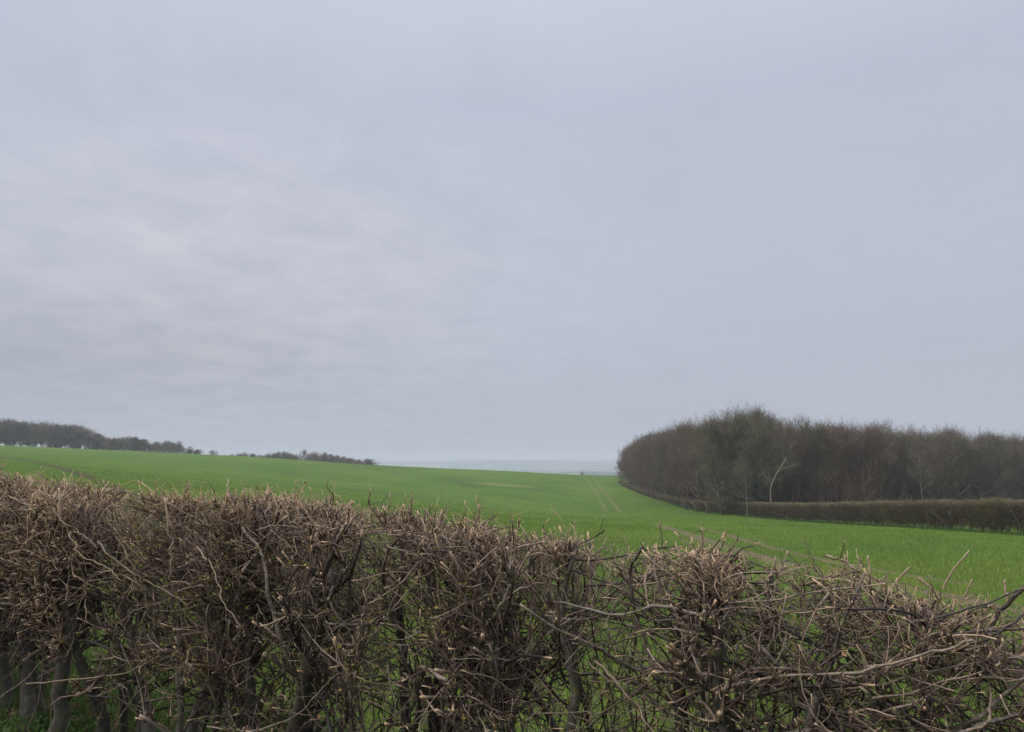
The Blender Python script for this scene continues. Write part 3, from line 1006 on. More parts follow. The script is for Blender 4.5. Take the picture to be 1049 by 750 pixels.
rg2 = np.random.default_rng(21)
crop = []
ROWDIR = unit(TRACKS[2][0][20] - TRACKS[2][0][60])
ROWN = np.array([-ROWDIR[1], ROWDIR[0]])
for n, y0, y1, hh, ww in ((90000, 3.0, 12, (0.08, 0.17), (0.004, 0.008)), (150000, 12, 28, (0.08, 0.17), (0.006, 0.012)),
                          (170000, 28, 60, (0.09, 0.18), (0.010, 0.026)), (170000, 60, 140, (0.08, 0.17), (0.03, 0.06))):
    X, Y = scatter(n, y0, y1, rg2)
    if y0 < 28:                                # sown in drill rows
        v_ = X * ROWN[0] + Y * ROWN[1]
        sh = np.round(v_ / 0.15) * 0.15 + rg2.normal(0, 0.022, n) - v_
        X, Y = X + ROWN[0] * sh, Y + ROWN[1] * sh
    ok = bare(X, Y, rg2) if y0 < 60 else np.ones(n, bool)
    if y0 >= 12:
        # clumps and thin places
        cl = np.sin(X * 0.9 + np.sin(Y * 0.31) * 2) * np.sin(Y * 0.7 + np.sin(X * 0.37) * 2)
        ok &= rg2.uniform(0, 1, n) < 0.8 + 0.25 * cl
    if y0 >= 60:
        ok &= rg2.uniform(0, 1, n) < 1.1 - (Y - 60) / 75
    ok &= ~((X > 30.4) & (Y > 15))
    X, Y = X[ok], Y[ok]
    mu = 0.5 + 0.19 * np.sin(X * 0.23 + np.sin(Y * 0.11) * 2 + 1) * np.sin(Y * 0.17 + np.sin(X * 0.13) * 2) + 0.08 * np.sin(X * 1.1 + Y * 0.5) * np.sin(Y * 0.9 - X * 0.3)
    crop.append(blades('c', X, Y, rg2.uniform(*hh, len(X)), rg2.uniform(*ww, len(X)), None, rg2, 0.4, y0 < 28, mu))
V, F, A = join(crop)
setp(mesh_obj('young_crop', V, F, M['crop'], None, A, smooth=False), 'short green winter crop covering the field behind the front hedge', 'crop', kind='stuff')

# verge grass and weeds on the near side, thin under the hedge
n = 32000
sv, wv = rg2.uniform(-6.5, 5.0, n), rg2.uniform(-1.6, 1.5, n)
XY = HO + sv[:, None] * ES + wv[:, None] * EW
den_ = np.where((wv > 0.1) & (wv < 0.85), 0.45, 1.0)
ok = rg2.uniform(0, 1, n) < den_
XY = XY[ok]
V, F, A = blades('v', XY[:, 0], XY[:, 1], rg2.uniform(0.08, 0.30, len(XY)), rg2.uniform(0.004, 0.008, len(XY)), None, rg2, 0.6)
setp(mesh_obj('verge_grass', V, F, M['verge'], None, A, smooth=False), 'rough green grass and weeds at the foot of the front hedge', 'grass', kind='stuff')

# bank of low weeds: small leaves low down, thick at the left
n = 9000
sv = rg2.normal(-3.2, 1.0, n)
wv = rg2.uniform(-0.5, 0.6, n)
XY = HO + sv[:, None] * ES + wv[:, None] * EW
p = np.concatenate([XY, (ground(XY[:, 0], XY[:, 1]) + rg2.uniform(0.01, 0.16, n) * (0.5 + 0.5 * np.sin(sv * 5)))[:, None]], 1)
V, F = leaf_cards(p, rg2.uniform(0.015, 0.04, n), rg2)
setp(mesh_obj('weeds', V, F, M['verge'], None, {'tone': np.repeat(np.clip(rg2.normal(0.35, 0.2, n), 0, 0.9), 4)}, smooth=False),
     'low leafy green weeds among the hedge stems at the left', 'weeds', kind='stuff')
# litter sheet under the hedge
ss = np.linspace(-7.5, 4.6, 120)
cols = []
for e in np.linspace(-0.15, 1.15, 8):
    w_ = HEDGE_W * e + 0.06 * np.sin(ss * 5 + e * 9) + 0.03 * np.sin(ss * 17)
    Q = np.stack([ss, w_, np.full(120, 0.012 if -0.1 < e < 1.1 else -0.02)], 1)
    cols.append(to_world(Q))
V = np.stack(cols, 1).reshape(-1, 3)
idx = np.arange(120 * 8).reshape(120, 8)
f = np.stack([idx[:-1, :-1], idx[:-1, 1:], idx[1:, 1:], idx[1:, :-1]], -1).reshape(-1, 4)
setp(mesh_obj('leaf_litter', V, [f], M['litter']), kind='structure')


n = 5000
sv, wv = rg2.uniform(-6, 2.8, n), rg2.uniform(-0.3, 1.2, n)
XY = HO + sv[:, None] * ES + wv[:, None] * EW
V, F = leaf_cards(np.concatenate([XY, (ground(XY[:, 0], XY[:, 1]) + rg2.uniform(0.015, 0.05, n))[:, None]], 1), rg2.uniform(0.02, 0.045, n), rg2)
setp(mesh_obj('fallen_leaves', V, F, M['deadleaf'], None, {'tone': np.repeat(rg2.uniform(0, 1, n), 4)}, smooth=False),
     'brown dead leaves lying under the front hedge', 'leaves', kind='stuff')


# ------------------------------------------------------------------ trees
def tree_mesh(seed, h, kind):
    """Trunk and bare crown of one tree, standing at the origin: (trunk, crown)."""
    g = np.random.default_rng(seed)
    P0 = walk(np.zeros((1, 3)), np.array([[g.normal(0, 0.04), g.normal(0, 0.04), 1.0]]), np.array([h * 0.80]), 10, 0.05, g, np.array([0, 0, 0.05]))
    R0 = (h * {'edge': 0.0125, 'oak': 0.018, 'pole': 0.0095, 'bush': 0.012}[kind] * np.linspace(1, 0.22, 10) ** 0.9)[None]
    R0[0, 0] *= 1.3
    tone0 = np.full((1, 10), g.uniform(0.2, 0.7))
    trunk = tubes(P0, R0, 7, {'tone': tone0, 'pale': np.full((1, 10), {'pole': 0.22}.get(kind, 0.05))})
    n1, lo, ln, ang, up = {'edge': (26, 0.14, 0.36, (0.7, 1.25), 0.10), 'oak': (24, 0.14, 0.46, (0.6, 1.2), 0.06), 'pole': (22, 0.36, 0.28, (0.45, 0.9), 0.10),
                              'bush': (30, 0.05, 0.46, (0.7, 1.35), 0.07)}[kind]
    i = np.zeros(n1, int)
    t_ = np.linspace(lo, 1.0, n1) + g.uniform(-0.02, 0.02, n1)
    p, d, r = sample(P0, R0, i, np.clip(t_, 0, 0.999))
    az = np.arange(n1) * 2.4 + g.uniform(-0.4, 0.4, n1)
    a_ = g.uniform(*ang, n1) * (1.15 - 0.55 * t_)
    dirs = np.stack([np.cos(az) * np.sin(a_), np.sin(az) * np.sin(a_), np.cos(a_)], 1)
    shape = np.sin(np.clip((t_ - lo) / (1 - lo), 0, 1) * math.pi * 0.72 + 0.65)
    P1_ = walk(p, dirs, h * ln * (0.35 + 0.75 * shape) * g.uniform(0.8, 1.15, n1), 8, 0.13, g, np.array([0, 0, up]))
    R1_ = np.clip(r * 0.70, 0.035, 0.2)[:, None] * np.linspace(1, 0.35, 8)[None]
    parts = []

    def put(P, R, S, pl):
        n_, k_, _ = P.shape
        parts.append(tubes(P, R, S, {'tone': np.repeat(g.uniform(0.0, 0.9, n_)[:, None], k_, 1), 'pale': np.repeat((pl * g.uniform(0, 1, n_) ** 2.5)[:, None], k_, 1)}))
    put(P1_, R1_, 5, 0.75)
    P, R = P1_, R1_
    top = np.concatenate([P0[:, 5:], P1_[:, -1][:0].reshape(0, 5, 3)])
    for per, ln_, k_, rad, S, tr_ in ((8, 0.16, 6, (0.020, 0.050), 4, 0.08), (7, 0.095, 5, (0.012, 0.022), 3, 0.10), (5, 0.060, 4, (0.0065, 0.011), 3, 0.12)):
        i = np.repeat(np.arange(len(P)), per)
        t_ = g.uniform(0.18, 1.0, len(i))
        p, d, r = sample(P, R, i, t_)
        dirs = side_dir(d, g.uniform(0.35, 1.05, len(i)), g)
        P2_ = walk(p, dirs, h * ln_ * g.uniform(0.55, 1.3, len(i)), k_, 0.16, g, np.array([0, 0, tr_]))
        R2_ = np.clip(r * 0.6, *rad)[:, None] * np.linspace(1, 0.55, k_)[None] * {'oak': 1.15, 'bush': 1.9}.get(kind, 1.0)
        put(P2_, R2_, S, 0.75 if k_ == 6 else 0.30)
        P, R = P2_, R2_
    return trunk, join(parts)


def make_tree(name, seed, h, kind, mat='wood_twig', label=None, cat='tree', group=None):
    trunk, crown = tree_mesh(seed, h, kind)
    root = empty(name, (0, 0, 0), label, cat, group)
    mesh_obj('trunk', *trunk[:2], M['wood_trunk'], root, trunk[2])
    mesh_obj('crown', *crown[:2], M[mat], root, crown[2])
    return root


def copy_tree(root, label, group):
    r = root.copy()
    COL.objects.link(r)
    for ch in root.children:
        c = ch.copy()
        COL.objects.link(c)
        c.parent = r
    setp(r, label, root['category'], group)
    if not group and 'group' in r: del r['group']
    return r


def plant(root, X, Y, scale, rz, sink=0.15, zs=None):
    root.location = (X, Y, float(ground(X, Y)[0]) - sink)
    root.scale = (scale, scale, scale * (zs or 1.0))
    root.rotation_euler = (0, 0, rz)
    return root


rt3 = np.random.default_rng(3)
protos, used = {}, set()
for nm, seed, kind, mat in (('edge_a', 1, 'edge', 'wood_twig'), ('edge_b', 2, 'edge', 'wood_twig'), ('edge_c', 3, 'edge', 'olive_twig'), ('edge_d', 4, 'edge', 'wood_twig'),
                            ('pole_a', 5, 'pole', 'wood_twig'), ('pole_b', 6, 'pole', 'wood_twig'), ('pole_c', 7, 'pole', 'olive_twig'),
                            ('oak_a', 8, 'oak', 'grey_twig'), ('oak_b', 9, 'oak', 'grey_twig'), ('oak_c', 10, 'oak', 'grey_twig'), ('bush_a', 11, 'bush', 'grey_twig'), ('bush_b', 12, 'bush', 'grey_twig')):
    protos[nm] = (seed, kind, mat)
built, tall = {}, {}


def tree(nm, X, Y, height, label, group, sink=0.15, wide=1.0):
    """The first of a kind is built (14 m tall), later ones are copies of it with their parts."""
    if nm not in built:
        seed, kind, mat = protos[nm]
        o = make_tree('tree', seed, 14.0, kind, mat, label, 'tree', group)
        built[nm] = o
        cv = o.children[1].data if 'crown' in o.children[1].name else o.children[0].data
        zz_ = np.empty(len(cv.vertices) * 3, np.float32)
        cv.vertices.foreach_get('co', zz_)
        tall[nm] = float(np.percentile(zz_[2::3], 99.6))
    else:
        o = copy_tree(built[nm], label, group)
    s_ = height / tall[nm]
    plant(o, X, Y, s_ * wide, rt3.uniform(0, 6.28), sink, 1.0 / wide)
    return o


EDGE_LABEL = 'bare brown tree in the edge of the wood running uphill beside the field'
EDGE_GROUP = 'bare trees along the uphill field edge of the wood'
BACK_LABEL = 'bare brown tree of the wood standing behind the long clipped hedge'
BACK_GROUP = 'bare trees of the wood behind the clipped hedge'
# skyline heights of the wood (photo px, py of the tree tops)
sky_x = np.array([600, 634, 645, 660, 680, 700, 715, 730, 750, 770, 790, 806, 825, 848, 870, 890, 920, 950, 985, 1020, 1049, 1200])
sky_y = np.array([478, 470, 455, 445, 438, 432, 431, 428, 424, 418, 420, 428, 430, 427, 434, 433, 436, 440, 441, 445, 447, 452])


def top_height(X, Y):
    """How tall a tree standing there is for its tip to reach the wood's skyline."""
    pxx = 524.5 + FPX * X / Y * 1.008
    py_ = np.interp(pxx, sky_x, sky_y)
    d_ = ray(pxx, py_)
    return d_[2] / d_[1] * Y - float(ground(X, Y)[0])


edge_names = ['edge_a', 'edge_b', 'edge_c', 'edge_d']
# uphill edge: two rows going away
Y = 118.0
while Y < 286:
    for row in range(2):
        X = 37.5 + (Y - 110) * 0.040 + row * 5.5 + rt3.uniform(-1.2, 1.2)
        yy = Y + row * 2.5 + rt3.uniform(-1, 1)
        h = top_height(X, yy) * rt3.uniform(0.87, 1.05) * (0.97 if row == 0 else 1.0)
        last = Y > 280 and row == 0
        tree(edge_names[rt3.integers(0, 4)], X, yy, np.clip(h, 5, 20), 'outermost tree at the far uphill end of the wood beside the grey distance' if last else EDGE_LABEL, None if last else EDGE_GROUP)
    Y += rt3.uniform(4.2, 5.6) * (1 + (Y - 110) / 400)
# front: three rows running off to the right
A_, B_ = np.array([39.0, 114.0]), np.array([165.0, 192.0])
dv = unit(B_ - A_)
nv = np.array([-dv[1], dv[0]])
q = 5.0
while q < 148:
    for row in range(3):
        c = A_ + dv * (q + rt3.uniform(-1.2, 1.2) + row * 1.6) + nv * (row * 5.0 + rt3.uniform(-1, 1))
        h = top_height(*c) * rt3.uniform(0.87, 1.06)
        nm = ['pole_a', 'pole_b', 'pole_c', 'pole_a', 'edge_a', 'edge_c', 'edge_d'][rt3.integers(0, 7)] if row == 0 else ['pole_a', 'edge_a', 'edge_d', 'edge_b'][rt3.integers(0, 4)]
        tree(nm, c[0], c[1], np.clip(h, 6, 20), BACK_LABEL, BACK_GROUP)
    q += rt3.uniform(4.0, 5.6)


def at_depth(px, Y):
    return (px - 524.5) / FPX / 1.008 * Y


# trees one can pick out
h = top_height(at_depth(768, 112), 112)
tree('edge_c', at_depth(768, 112), 112.0, h * 1.02, 'tallest roundest olive tinged tree at the corner of the wood', None, wide=1.25)
o = tree('edge_c', at_depth(737, 114), 114.0, top_height(at_depth(737, 114), 114), 'bare olive tinged tree left of the ivy clad trunk at the wood corner', None, wide=1.1)

# ivy-clad tree
root = make_tree('ivy_clad_tree', 31, 12.0, 'pole', 'olive_twig', 'tree with its trunk wrapped in dark green ivy at the corner of the wood', 'tree')
plant(root, at_depth(772, 108), 108.0, 1.0, 0.4)
n = 9000
zz = rt3.uniform(0.0, 1, n) ** 0.9 * 6.2
rad = (0.95 - 0.10 * zz) * (0.7 + 0.35 * np.sin(zz * 3.1) ** 2) * rt3.uniform(0.5, 1.0, n)
aa = rt3.uniform(0, 6.283, n)
V, F = leaf_cards(np.stack([rad * np.cos(aa), rad * np.sin(aa), zz], 1), rt3.uniform(0.10, 0.22, n), rt3, 0.6)
mesh_obj('ivy', V, F, M['ivy'], root, {'tone': np.repeat(rt3.uniform(0, 1, n), 4)}, smooth=False)


# pale-barked trees
def pale_tree(px, Y, pts, r, label, seed, pale_=0.12):
    X = at_depth(px, Y)
    root = empty('pale_tree', (X, Y, float(ground(X, Y)[0]) - 0.1), label, 'tree')
    q = np.array(pts, float)
    x = np.linspace(0, len(q) - 1, 12)
    P = np.stack([np.interp(x, range(len(q)), q[:, i_]) for i_ in range(3)], 1)
    P[1:-1] = (P[:-2] + 2 * P[1:-1] + P[2:]) / 4
    R = (r * np.linspace(1.2, 0.4, 12))[None]
    V, F, A = tubes(P[None], R, 7, {'tone': np.full((1, 12), 0.9), 'pale': np.full((1, 12), pale_)})
    mesh_obj('trunk', V, F, M['wood_trunk'], root, A)
    g = np.random.default_rng(seed)
    parts = []
    Pp, Rp = P[None], R
    for per, ln_, k_, rad in ((14, 2.4, 6, (0.02, 0.05)), (8, 1.3, 5, (0.010, 0.02)), (7, 0.8, 4, (0.006, 0.011))):
        i = np.repeat(np.arange(len(Pp)), per)
        p, d, r_ = sample(Pp, Rp, i, g.uniform(0.35, 1.0, len(i)))
        P2_ = walk(p, side_dir(d, g.uniform(0.4, 1.1, len(i)), g), ln_ * g.uniform(0.5, 1.3, len(i)), k_, 0.16, g, np.array([0, 0, 0.06]))
        R2_ = np.clip(r_ * 0.5, *rad)[:, None] * np.linspace(1, 0.5, k_)[None]
        parts.append(tubes(P2_, R2_, 3, {'tone': np.repeat(g.uniform(0.2, 0.9, len(i))[:, None], k_, 1), 'pale': np.repeat(0.4 * g.uniform(0, 1, len(i))[:, None], k_, 1)}))
        Pp, Rp = P2_, R2_
    V, F, A = join(parts)
    mesh_obj('crown', V, F, M['olive_twig'], root, A)


pale_tree(787.5, 104, [(0, 0, 0), (0.02, 0, 2.2), (0.0, 0, 4.2), (1.0, 0, 6.2), (2.6, 0.2, 8.4)], 0.12, 'pale thin trunk bending to the right just behind the clipped hedge', 41, 0.18)
pale_tree(763, 105, [(0, 0, 0), (0.05, 0, 2.0), (-0.05, 0.1, 4.0), (0.05, 0, 6.4)], 0.07, 'slender straight pale trunk just left of the ivy clad tree', 42)
pale_tree(941, 128, [(0, 0, 0), (0.1, 0, 3.0), (0.0, 0.1, 6.0), (0.2, 0, 9.0)], 0.10, 'straight pale trunk in the wood halfway along the clipped hedge', 43)

# leaf-covered floor of the wood
def floor_sheet(A0, A1, nvec, depth):
    n_, k_ = 60, 14
    a_ = np.linspace(0, 1, n_)[:, None, None]
    b__ = np.linspace(-0.06, 1, k_)[None, :, None]
    XY = A0 + (A1 - A0) * a_ + nvec * depth * b__
    XY = XY + nvec * (0.5 * np.sin(a_ * 60))
    z = ground(XY[..., 0].ravel(), XY[..., 1].ravel()).reshape(n_, k_) + np.where(np.arange(k_)[None] == 0, -0.3, 0.08)
    idx = np.arange(n_ * k_).reshape(n_, k_)
    f_ = np.stack([idx[:-1, :-1], idx[:-1, 1:], idx[1:, 1:], idx[1:, :-1]], -1).reshape(-1, 4)
    setp(mesh_obj('wood_floor', np.concatenate([XY, z[..., None]], -1).reshape(-1, 3), [f_], M['litter']), kind='structure')


floor_sheet(np.array([36.9, 114.0]), np.array([43.8, 290.0]), np.array([1.0, 0.0]), 26.0)
floor_sheet(A_ + 24.0 * dv, A_ + 152 * dv, nv, 30.0)
# thin stems and brush that fill the inside of the wood
g = np.random.default_rng(77)
n = 19000
half = n // 2
yy = g.uniform(112, 290, half)
xa = 37.0 + (yy - 110) * 0.040 + g.uniform(0, 22, half)
qa = g.uniform(0, 150, n - half)
ra = g.uniform(0, 24, n - half)
cb = A_ + dv * qa[:, None] + nv * ra[:, None]
X = np.concatenate([xa, cb[:, 0]])
Yb = np.concatenate([yy, cb[:, 1]])
ok = X > 37.6 + (Yb - 110) * 0.04
X, Yb = X[ok], Yb[ok]
n = len(X)
st = np.stack([X, Yb, ground(X, Yb) + g.uniform(-0.1, 1.0, n) + 4.6 * g.uniform(0, 1, n) ** 1.6], 1)
P = walk(st, np.stack([0.35 * g.standard_normal(n), 0.35 * g.standard_normal(n), np.ones(n)], 1), g.uniform(1.2, 4.5, n), 5, 0.15, g)
R = g.uniform(0.012, 0.05, n)[:, None] * np.linspace(1, 0.5, 5)[None]
parts = [tubes(P, R, 3, {'tone': np.repeat(g.uniform(0, 0.6, n)[:, None], 5, 1), 'pale': np.zeros((n, 5))})]
i = np.repeat(np.arange(n), 3)
p, d, r = sample(P, R, i, g.uniform(0.2, 1, len(i)))
P2_ = walk(p, side_dir(d, g.uniform(0.4, 1.2, len(i)), g), g.uniform(0.5, 1.8, len(i)), 4, 0.2, g)
parts.append(tubes(P2_, np.clip(r * 0.6, 0.008, 0.02)[:, None] * np.linspace(1, 0.6, 4)[None], 3, {'tone': np.repeat(g.uniform(0, 0.6, len(i))[:, None], 4, 1), 'pale': np.zeros((len(i), 4))}))
V, F, A = join(parts)
setp(mesh_obj('undergrowth', V, F, M['wood_twig'], None, A), 'dark brush and thin stems filling the inside of the wood', 'undergrowth', kind='stuff')


# ------------------------------------------------------------------ clipped hedge beside the wood
def hedge_line(y):
    """X of the hedge's middle where it passes depth y, and its height there."""
    x = np.interp(y, [10, 44, 61, 86, 110, 150, 200, 285], [32.6, 32.4, 32.8, 34.6, 35.2, 37.2, 38.6, 43.0])
    h_ = np.interp(y, [10, 44, 61, 86, 104, 116, 119, 122, 126, 150, 165, 220, 285], [2.1, 2.1, 2.05, 2.0, 1.95, 1.8, 0.8, 0.9, 1.8, 1.7, 1.2, 0.95, 0.8])
    return x, h_


ch = empty('clipped_hedge', (33.5, 70.0, float(ground(33.5, 70.0)[0])), 'long dark brown hedge clipped square along the field edge in front of the wood', 'hedge')
chl = np.array(ch.location)
g = np.random.default_rng(90)
n = 210000
y = 14 + (287 - 14) * g.uniform(0, 1, n) ** 2.0
xc, hh = hedge_line(y)
hh = hh + 0.35 * lump(y, 0.6, 1.5) * np.clip((y - 135) / 40, 0, 1) + 0.09 * lump(y, 0.8, 0.5) + 0.07 * lump(y, 3.1, 1.5)
wv = np.clip(g.normal(0, 0.45, n), -0.75, 0.75) + 0.08 * lump(y, 1.7, 0.2)
hf = g.uniform(0, 1, n) ** 0.75
hh = hh * 1.04
open_ = 0.75 + 0.25 * lump(y, 0.9, 1.0)                 # some stretches are bare near the ground
keep = (hf > 0.15 + 0.12 * lump(y, 1.1, 0.7)) | (g.uniform(0, 1, n) < 0.16 * open_)
y, xc, hh, wv, hf = y[keep], xc[keep], hh[keep], wv[keep], hf[keep]
n = len(y)
st = np.stack([xc + wv, y, ground(xc + wv, y) + hf * hh * 0.93], 1)
P = walk(st, np.stack([0.9 * g.standard_normal(n) + wv, 0.9 * g.standard_normal(n), 0.5 + 0.7 * g.standard_normal(n)], 1), g.uniform(0.2, 0.6, n), 4, 0.25, g)
lim = ground(P[..., 0].ravel(), P[..., 1].ravel()).reshape(n, 4) + hh[:, None] + np.where(g.uniform(0, 1, (n, 1)) < 0.02, g.uniform(0, 0.35, (n, 1)), g.uniform(-0.05, 0.07, (n, 1)))
P[..., 2] = np.minimum(P[..., 2], lim)
R = (0.006 + 0.00012 * y)[:, None] * np.linspace(1, 0.6, 4)[None]
pale = np.clip((hf - 0.84) * 6, 0, 1) * g.uniform(0.15, 0.9, n) + 0.3 * g.uniform(0, 1, n) ** 5
V, F, A = tubes(P - chl, R, 3, {'tone': np.repeat(np.clip(g.normal(0.35, 0.22, n) + 0.12 * lump(y, 0.5, 0.3), 0, 1)[:, None], 4, 1), 'pale': np.repeat(pale[:, None], 4, 1)})
o = mesh_obj('twigs', V, F, M['clip_hedge'], ch, A)
o['kind'] = 'stuff'
for yv in np.concatenate([np.arange(16, 60, 0.85), np.arange(60, 112, 1.7)]):
    yv = yv + g.uniform(-0.3, 0.3)
    xx, h_ = hedge_line(yv)
    k = 3
    b0 = np.stack([xx + g.normal(0, 0.16, k), yv + g.normal(0, 0.12, k), np.zeros(k)], 1)
    b0[:, 2] = ground(b0[:, 0], b0[:, 1]) - 0.03
    P = walk(b0, np.stack([0.22 * g.standard_normal(k), 0.3 * g.standard_normal(k), np.ones(k)], 1), np.full(k, h_ * 0.8), 6, 0.14, g)
    R = g.uniform(0.025, 0.05, k)[:, None] * np.linspace(1, 0.5, 6)[None]
    V, F, A = tubes(P - chl, R, 5, {'tone': np.full((k, 6), g.uniform(0.3, 0.9)), 'pale': np.full((k, 6), g.uniform(0, 0.5))})
    mesh_obj('stem', V, F, M['wood_trunk'], ch, A)

# rank grass along its foot
n = 22000
y = 14 + 150 * g.uniform(0, 1, n) ** 1.5
xc, _h = hedge_line(y)
X = xc - 1.0 + g.normal(0, 0.35, n)
V, F, A = blades('r', X, y, g.uniform(0.08, 0.26, n), 0.01 + 0.00035 * y, None, g, 0.5, False, 0.30)
setp(mesh_obj('rank_grass', V, F, M['verge'], None, A, smooth=False), 'longer dull green grass along the foot of the clipped hedge', 'grass', kind='stuff')


# ------------------------------------------------------------------ small things at the wood's edge
def log_object(name, pts, r, label, cat, pale, mat='wood_trunk', group=None):
    q = np.array(pts, float)
    o_ = q[0].copy()
    x = np.linspace(0, len(q) - 1, 9)
    P = np.stack([np.interp(x, range(len(q)), q[:, i_]) for i_ in range(3)], 1) - o_
    P[1:-1] += np.random.default_rng(len(label)).normal(0, 0.03, (7, 3))
    V, F, A = tubes(P[None], (r * np.linspace(1.1, 0.75, 9))[None], 8, {'tone': np.full((1, 9), 0.22), 'pale': np.full((1, 9), pale)})
    o = mesh_obj(name, V, F, M[mat], None, A)
    o.location = o_
    return setp(o, label, cat, group)


for px_, Yd, lean, ln_, lab in ((697, 146, -1.0, 1.9, 'pale dead trunk leaning left, uppermost of three beside the wood edge'),
                                (708, 136, -1.3, 1.8, 'pale dead trunk leaning left, middle of three beside the wood edge'),
                                (721, 124, -1.2, 1.7, 'pale dead trunk leaning left nearest the hedge gap by the wood')):
    X = at_depth(px_, Yd) + 1.0
    z = float(ground(X, Yd)[0])
    log_object('dead_trunk', [(X, Yd, z - 0.1), (X + lean * 0.5, Yd, z + ln_ * 0.6), (X + lean, Yd + 0.5, z + ln_)], 0.22, lab, 'tree trunk', 0.05)
X = at_depth(722, 119.5)
z = float(ground(X, 119.5)[0])
log_object('fence_post', [(X, 119.5, z - 0.2), (X + 0.03, 119.5, z + 0.7), (X + 0.02, 119.5, z + 1.5)], 0.12, 'weathered grey post in the gap of the clipped hedge', 'post', 0.12)

# white boulder on the field below the hedge's uphill run
bx_, by_ = on_ground(699.5, 518.5)
g = np.random.default_rng(14)
nu, nv_ = 14, 9
V = []
for a in range(nv_):
    for b_ in range(nu):
        phi, lam = math.pi * (a + 0.5) / nv_, 2 * math.pi * b_ / nu
        k = 1 + 0.16 * math.sin(3 * lam + 1) * math.sin(phi) + g.normal(0, 0.04)
        V.append((0.42 * k * math.sin(phi) * math.cos(lam), 0.30 * k * math.sin(phi) * math.sin(lam), 0.17 + 0.24 * k * math.cos(phi)))
idx = np.arange(nu * nv_).reshape(nv_, nu)
f = np.stack([idx[:-1], idx[1:], np.roll(idx[1:], -1, 1), np.roll(idx[:-1], -1, 1)], -1).reshape(-1, 4)
m, t, b = new_mat('pale_stone', 0.9, 0.2)
geo = t.nodes.new('ShaderNodeNewGeometry')
t.links.new(ramp_node(t, noise_node(t, geo.outputs['Position'], 5, 5, 0.6), [(0.3, (0.55, 0.53, 0.47)), (0.7, (0.78, 0.76, 0.70))]), b.inputs['Base Color'])
o = mesh_obj('boulder', np.array(V), [f, idx[:1], idx[-1:, ::-1]], m)
o.location = (bx_, by_, float(ground(bx_, by_)[0]))
setp(o, 'small white boulder lying on the green field below the wood edge', 'boulder')

# ------------------------------------------------------------------ skyline trees on the left
lx = np.array([-90, -50, 0, 8, 20, 45, 60, 75, 92, 100, 109, 117, 125, 138, 146, 153, 165, 178, 186, 193, 201, 206])
ly = np.array([426, 428, 431, 429, 433, 432, 434, 436, 441, 443, 449, 448, 447, 447, 449, 453, 452, 452, 455, 458, 461, 465])
SK_LABEL = 'bare grey tree in the dense skyline wood at the far left'
SK_GROUP = 'trees of the skyline wood at the far left'


def sky_tree(px_, top, Y, label, group, nm, wide):
    X = at_depth(px_, Y)
    d_ = ray(px_, top)
    h = d_[2] / d_[1] * Y - float(ground(X, Y)[0])
    h = max(h, 2.0) * 1.03
    sink = 0.10 * h if nm.startswith('bush') else 0.1
    return tree(nm, X, Y, h + sink, label, group, sink, wide)


oaks = ['oak_a', 'oak_b', 'oak_c']
for row, (Yr, stp) in enumerate(((352, 7.0), (366, 12.0))):
    px_ = -80.0 + row * 5
    while px_ < 181:
        sky_tree(px_, np.interp(px_, lx, ly) + rt3.uniform(-1.0, 1.5) + row, Yr + rt3.uniform(-3, 3), SK_LABEL, SK_GROUP, (oaks + ['bush_a', 'bush_b'])[rt3.integers(0, 5)], rt3.uniform(0.95, 1.3))
        px_ += stp * rt3.uniform(0.8, 1.25)
for px_ in np.arange(98, 206, 6.0):
    sky_tree(px_, np.interp(px_, lx, ly) + rt3.uniform(1.0, 3.0), 374 + rt3.uniform(-4, 8), SK_LABEL, SK_GROUP, (oaks + ['bush_a', 'bush_b'])[rt3.integers(0, 5)], 1.35)
sky_tree(183, 451.5, 349, 'pale forked tree near the right end of the skyline wood', None, 'oak_b', 1.15)
sky_tree(194, 457, 372, 'small tree ending the skyline wood on its right', None, 'oak_b', 1.1)
sky_tree(202, 460.5, 378, 'lowest bushy tree beside the gap in the skyline trees', None, 'bush_a', 1.6)
sky_tree(219, 461, 395, 'lone small round tree standing in the gap between the skyline woods', None, 'oak_c', 1.25)
R_LABEL = 'low grey tree in the right hand skyline tree belt left of centre'
R_GROUP = 'low trees of the right hand skyline belt'
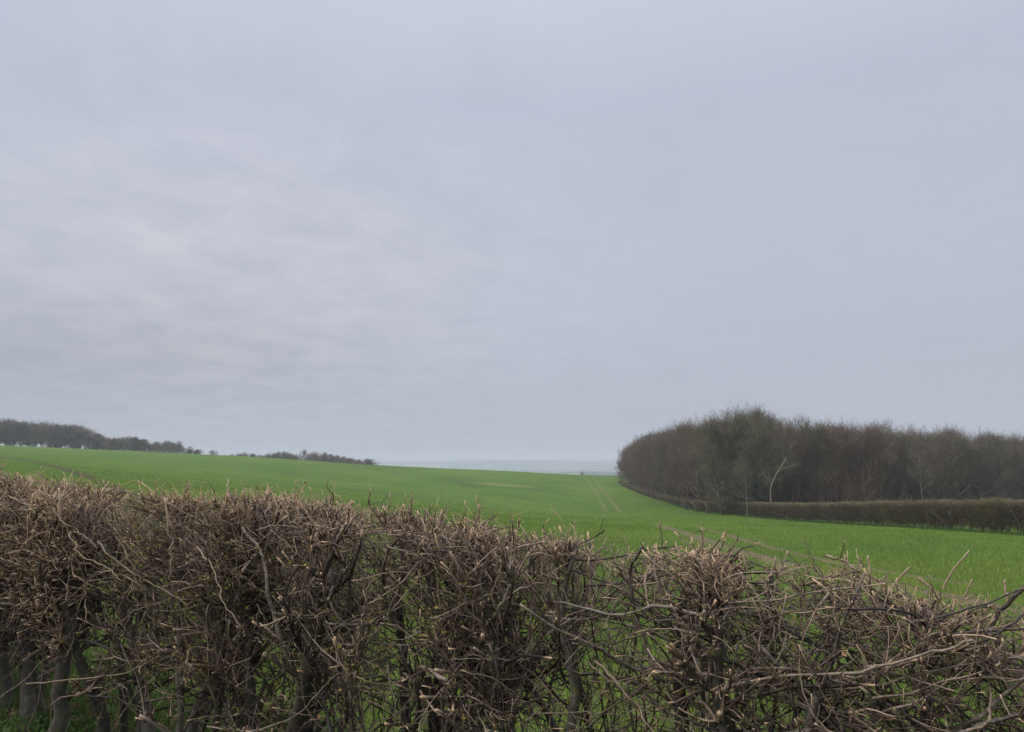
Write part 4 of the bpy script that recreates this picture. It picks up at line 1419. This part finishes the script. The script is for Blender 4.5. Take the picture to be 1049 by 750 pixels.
for px_, top, Yd, w_ in ((231, 466.4, 412, 1.5), (238, 465.2, 404, 1.4), (245, 464.6, 415, 1.1), (251, 463.0, 402, 1.1), (259, 464.8, 409, 1.3), (267, 466.4, 418, 1.3), (274, 464.6, 400, 1.0), (279, 463.6, 410, 1.1),
                         (285, 462.6, 398, 0.95), (291, 463.0, 408, 1.0), (297, 464.6, 415, 1.1), (303, 465.2, 402, 1.0), (333, 464.3, 404, 1.0), (339, 465.8, 412, 1.1), (346, 466.3, 400, 1.1), (352, 467.6, 414, 1.3),
                         (359, 469.6, 406, 1.3), (365, 470.4, 399, 1.4)):
    sky_tree(px_, top, Yd, R_LABEL, R_GROUP, ['oak_a', 'oak_b', 'oak_c', 'bush_a', 'bush_b'][rt3.integers(0, 5)], w_)
for px_ in np.concatenate([np.arange(226, 306, 5.5), np.arange(318, 384, 5.5)]):
    top = np.interp(px_, [226, 238, 251, 265, 285, 303, 318, 326, 345, 362, 384], [467.2, 465.6, 464, 466.6, 464, 466, 464.5, 464.3, 467, 470.5, 472.5])
    sky_tree(px_, top + rt3.uniform(0, 1.3), 415 + rt3.uniform(-8, 12), R_LABEL, R_GROUP, ['oak_a', 'oak_b', 'oak_c', 'bush_b'][rt3.integers(0, 4)], 1.25)
sky_tree(312, 460.8, 398, 'tallest tree of the right hand skyline belt, tufted on top', None, 'oak_a', 1.0)
sky_tree(325, 462.8, 401, 'broad rounded tree just right of the tallest in the skyline belt', None, 'oak_c', 1.25)
sky_tree(377, 470.2, 400, 'low dome shaped tree ending the skyline belt on its right', None, 'bush_a', 1.8)
sky_tree(597, 483.0, 500, 'tiny dark tree poking over the field crest at the far wheel tracks', None, 'oak_c', 0.45)

# ------------------------------------------------------------------ haze
m = bpy.data.materials.new('haze_air')
m.use_nodes = True
t = m.node_tree
for nd in list(t.nodes):
    t.nodes.remove(nd)
pv = t.nodes.new('ShaderNodeVolumePrincipled')
pv.inputs['Color'].default_value = (0.72, 0.77, 0.86, 1)
pv.inputs['Density'].default_value = 0.00036
pv.inputs['Density Attribute'].default_value = ''
ot = t.nodes.new('ShaderNodeOutputMaterial')
t.links.new(pv.outputs[0], ot.inputs['Volume'])
m.cycles.homogeneous_volume = True
m.cycles.volume_sampling = 'DISTANCE'
H, zb, zt = 8600.0, -70.0, 34.0
V = np.array([(x, y_, z) for z in (zb, zt) for (x, y_) in ((-H, -H), (H, -H), (H, H), (-H, H))])
F = np.array([(3, 2, 1, 0), (4, 5, 6, 7), (0, 1, 5, 4), (1, 2, 6, 5), (2, 3, 7, 6), (3, 0, 4, 7)])
setp(mesh_obj('haze', V, [F], m, smooth=False), 'thin grey winter haze over the fields', 'haze', kind='stuff')
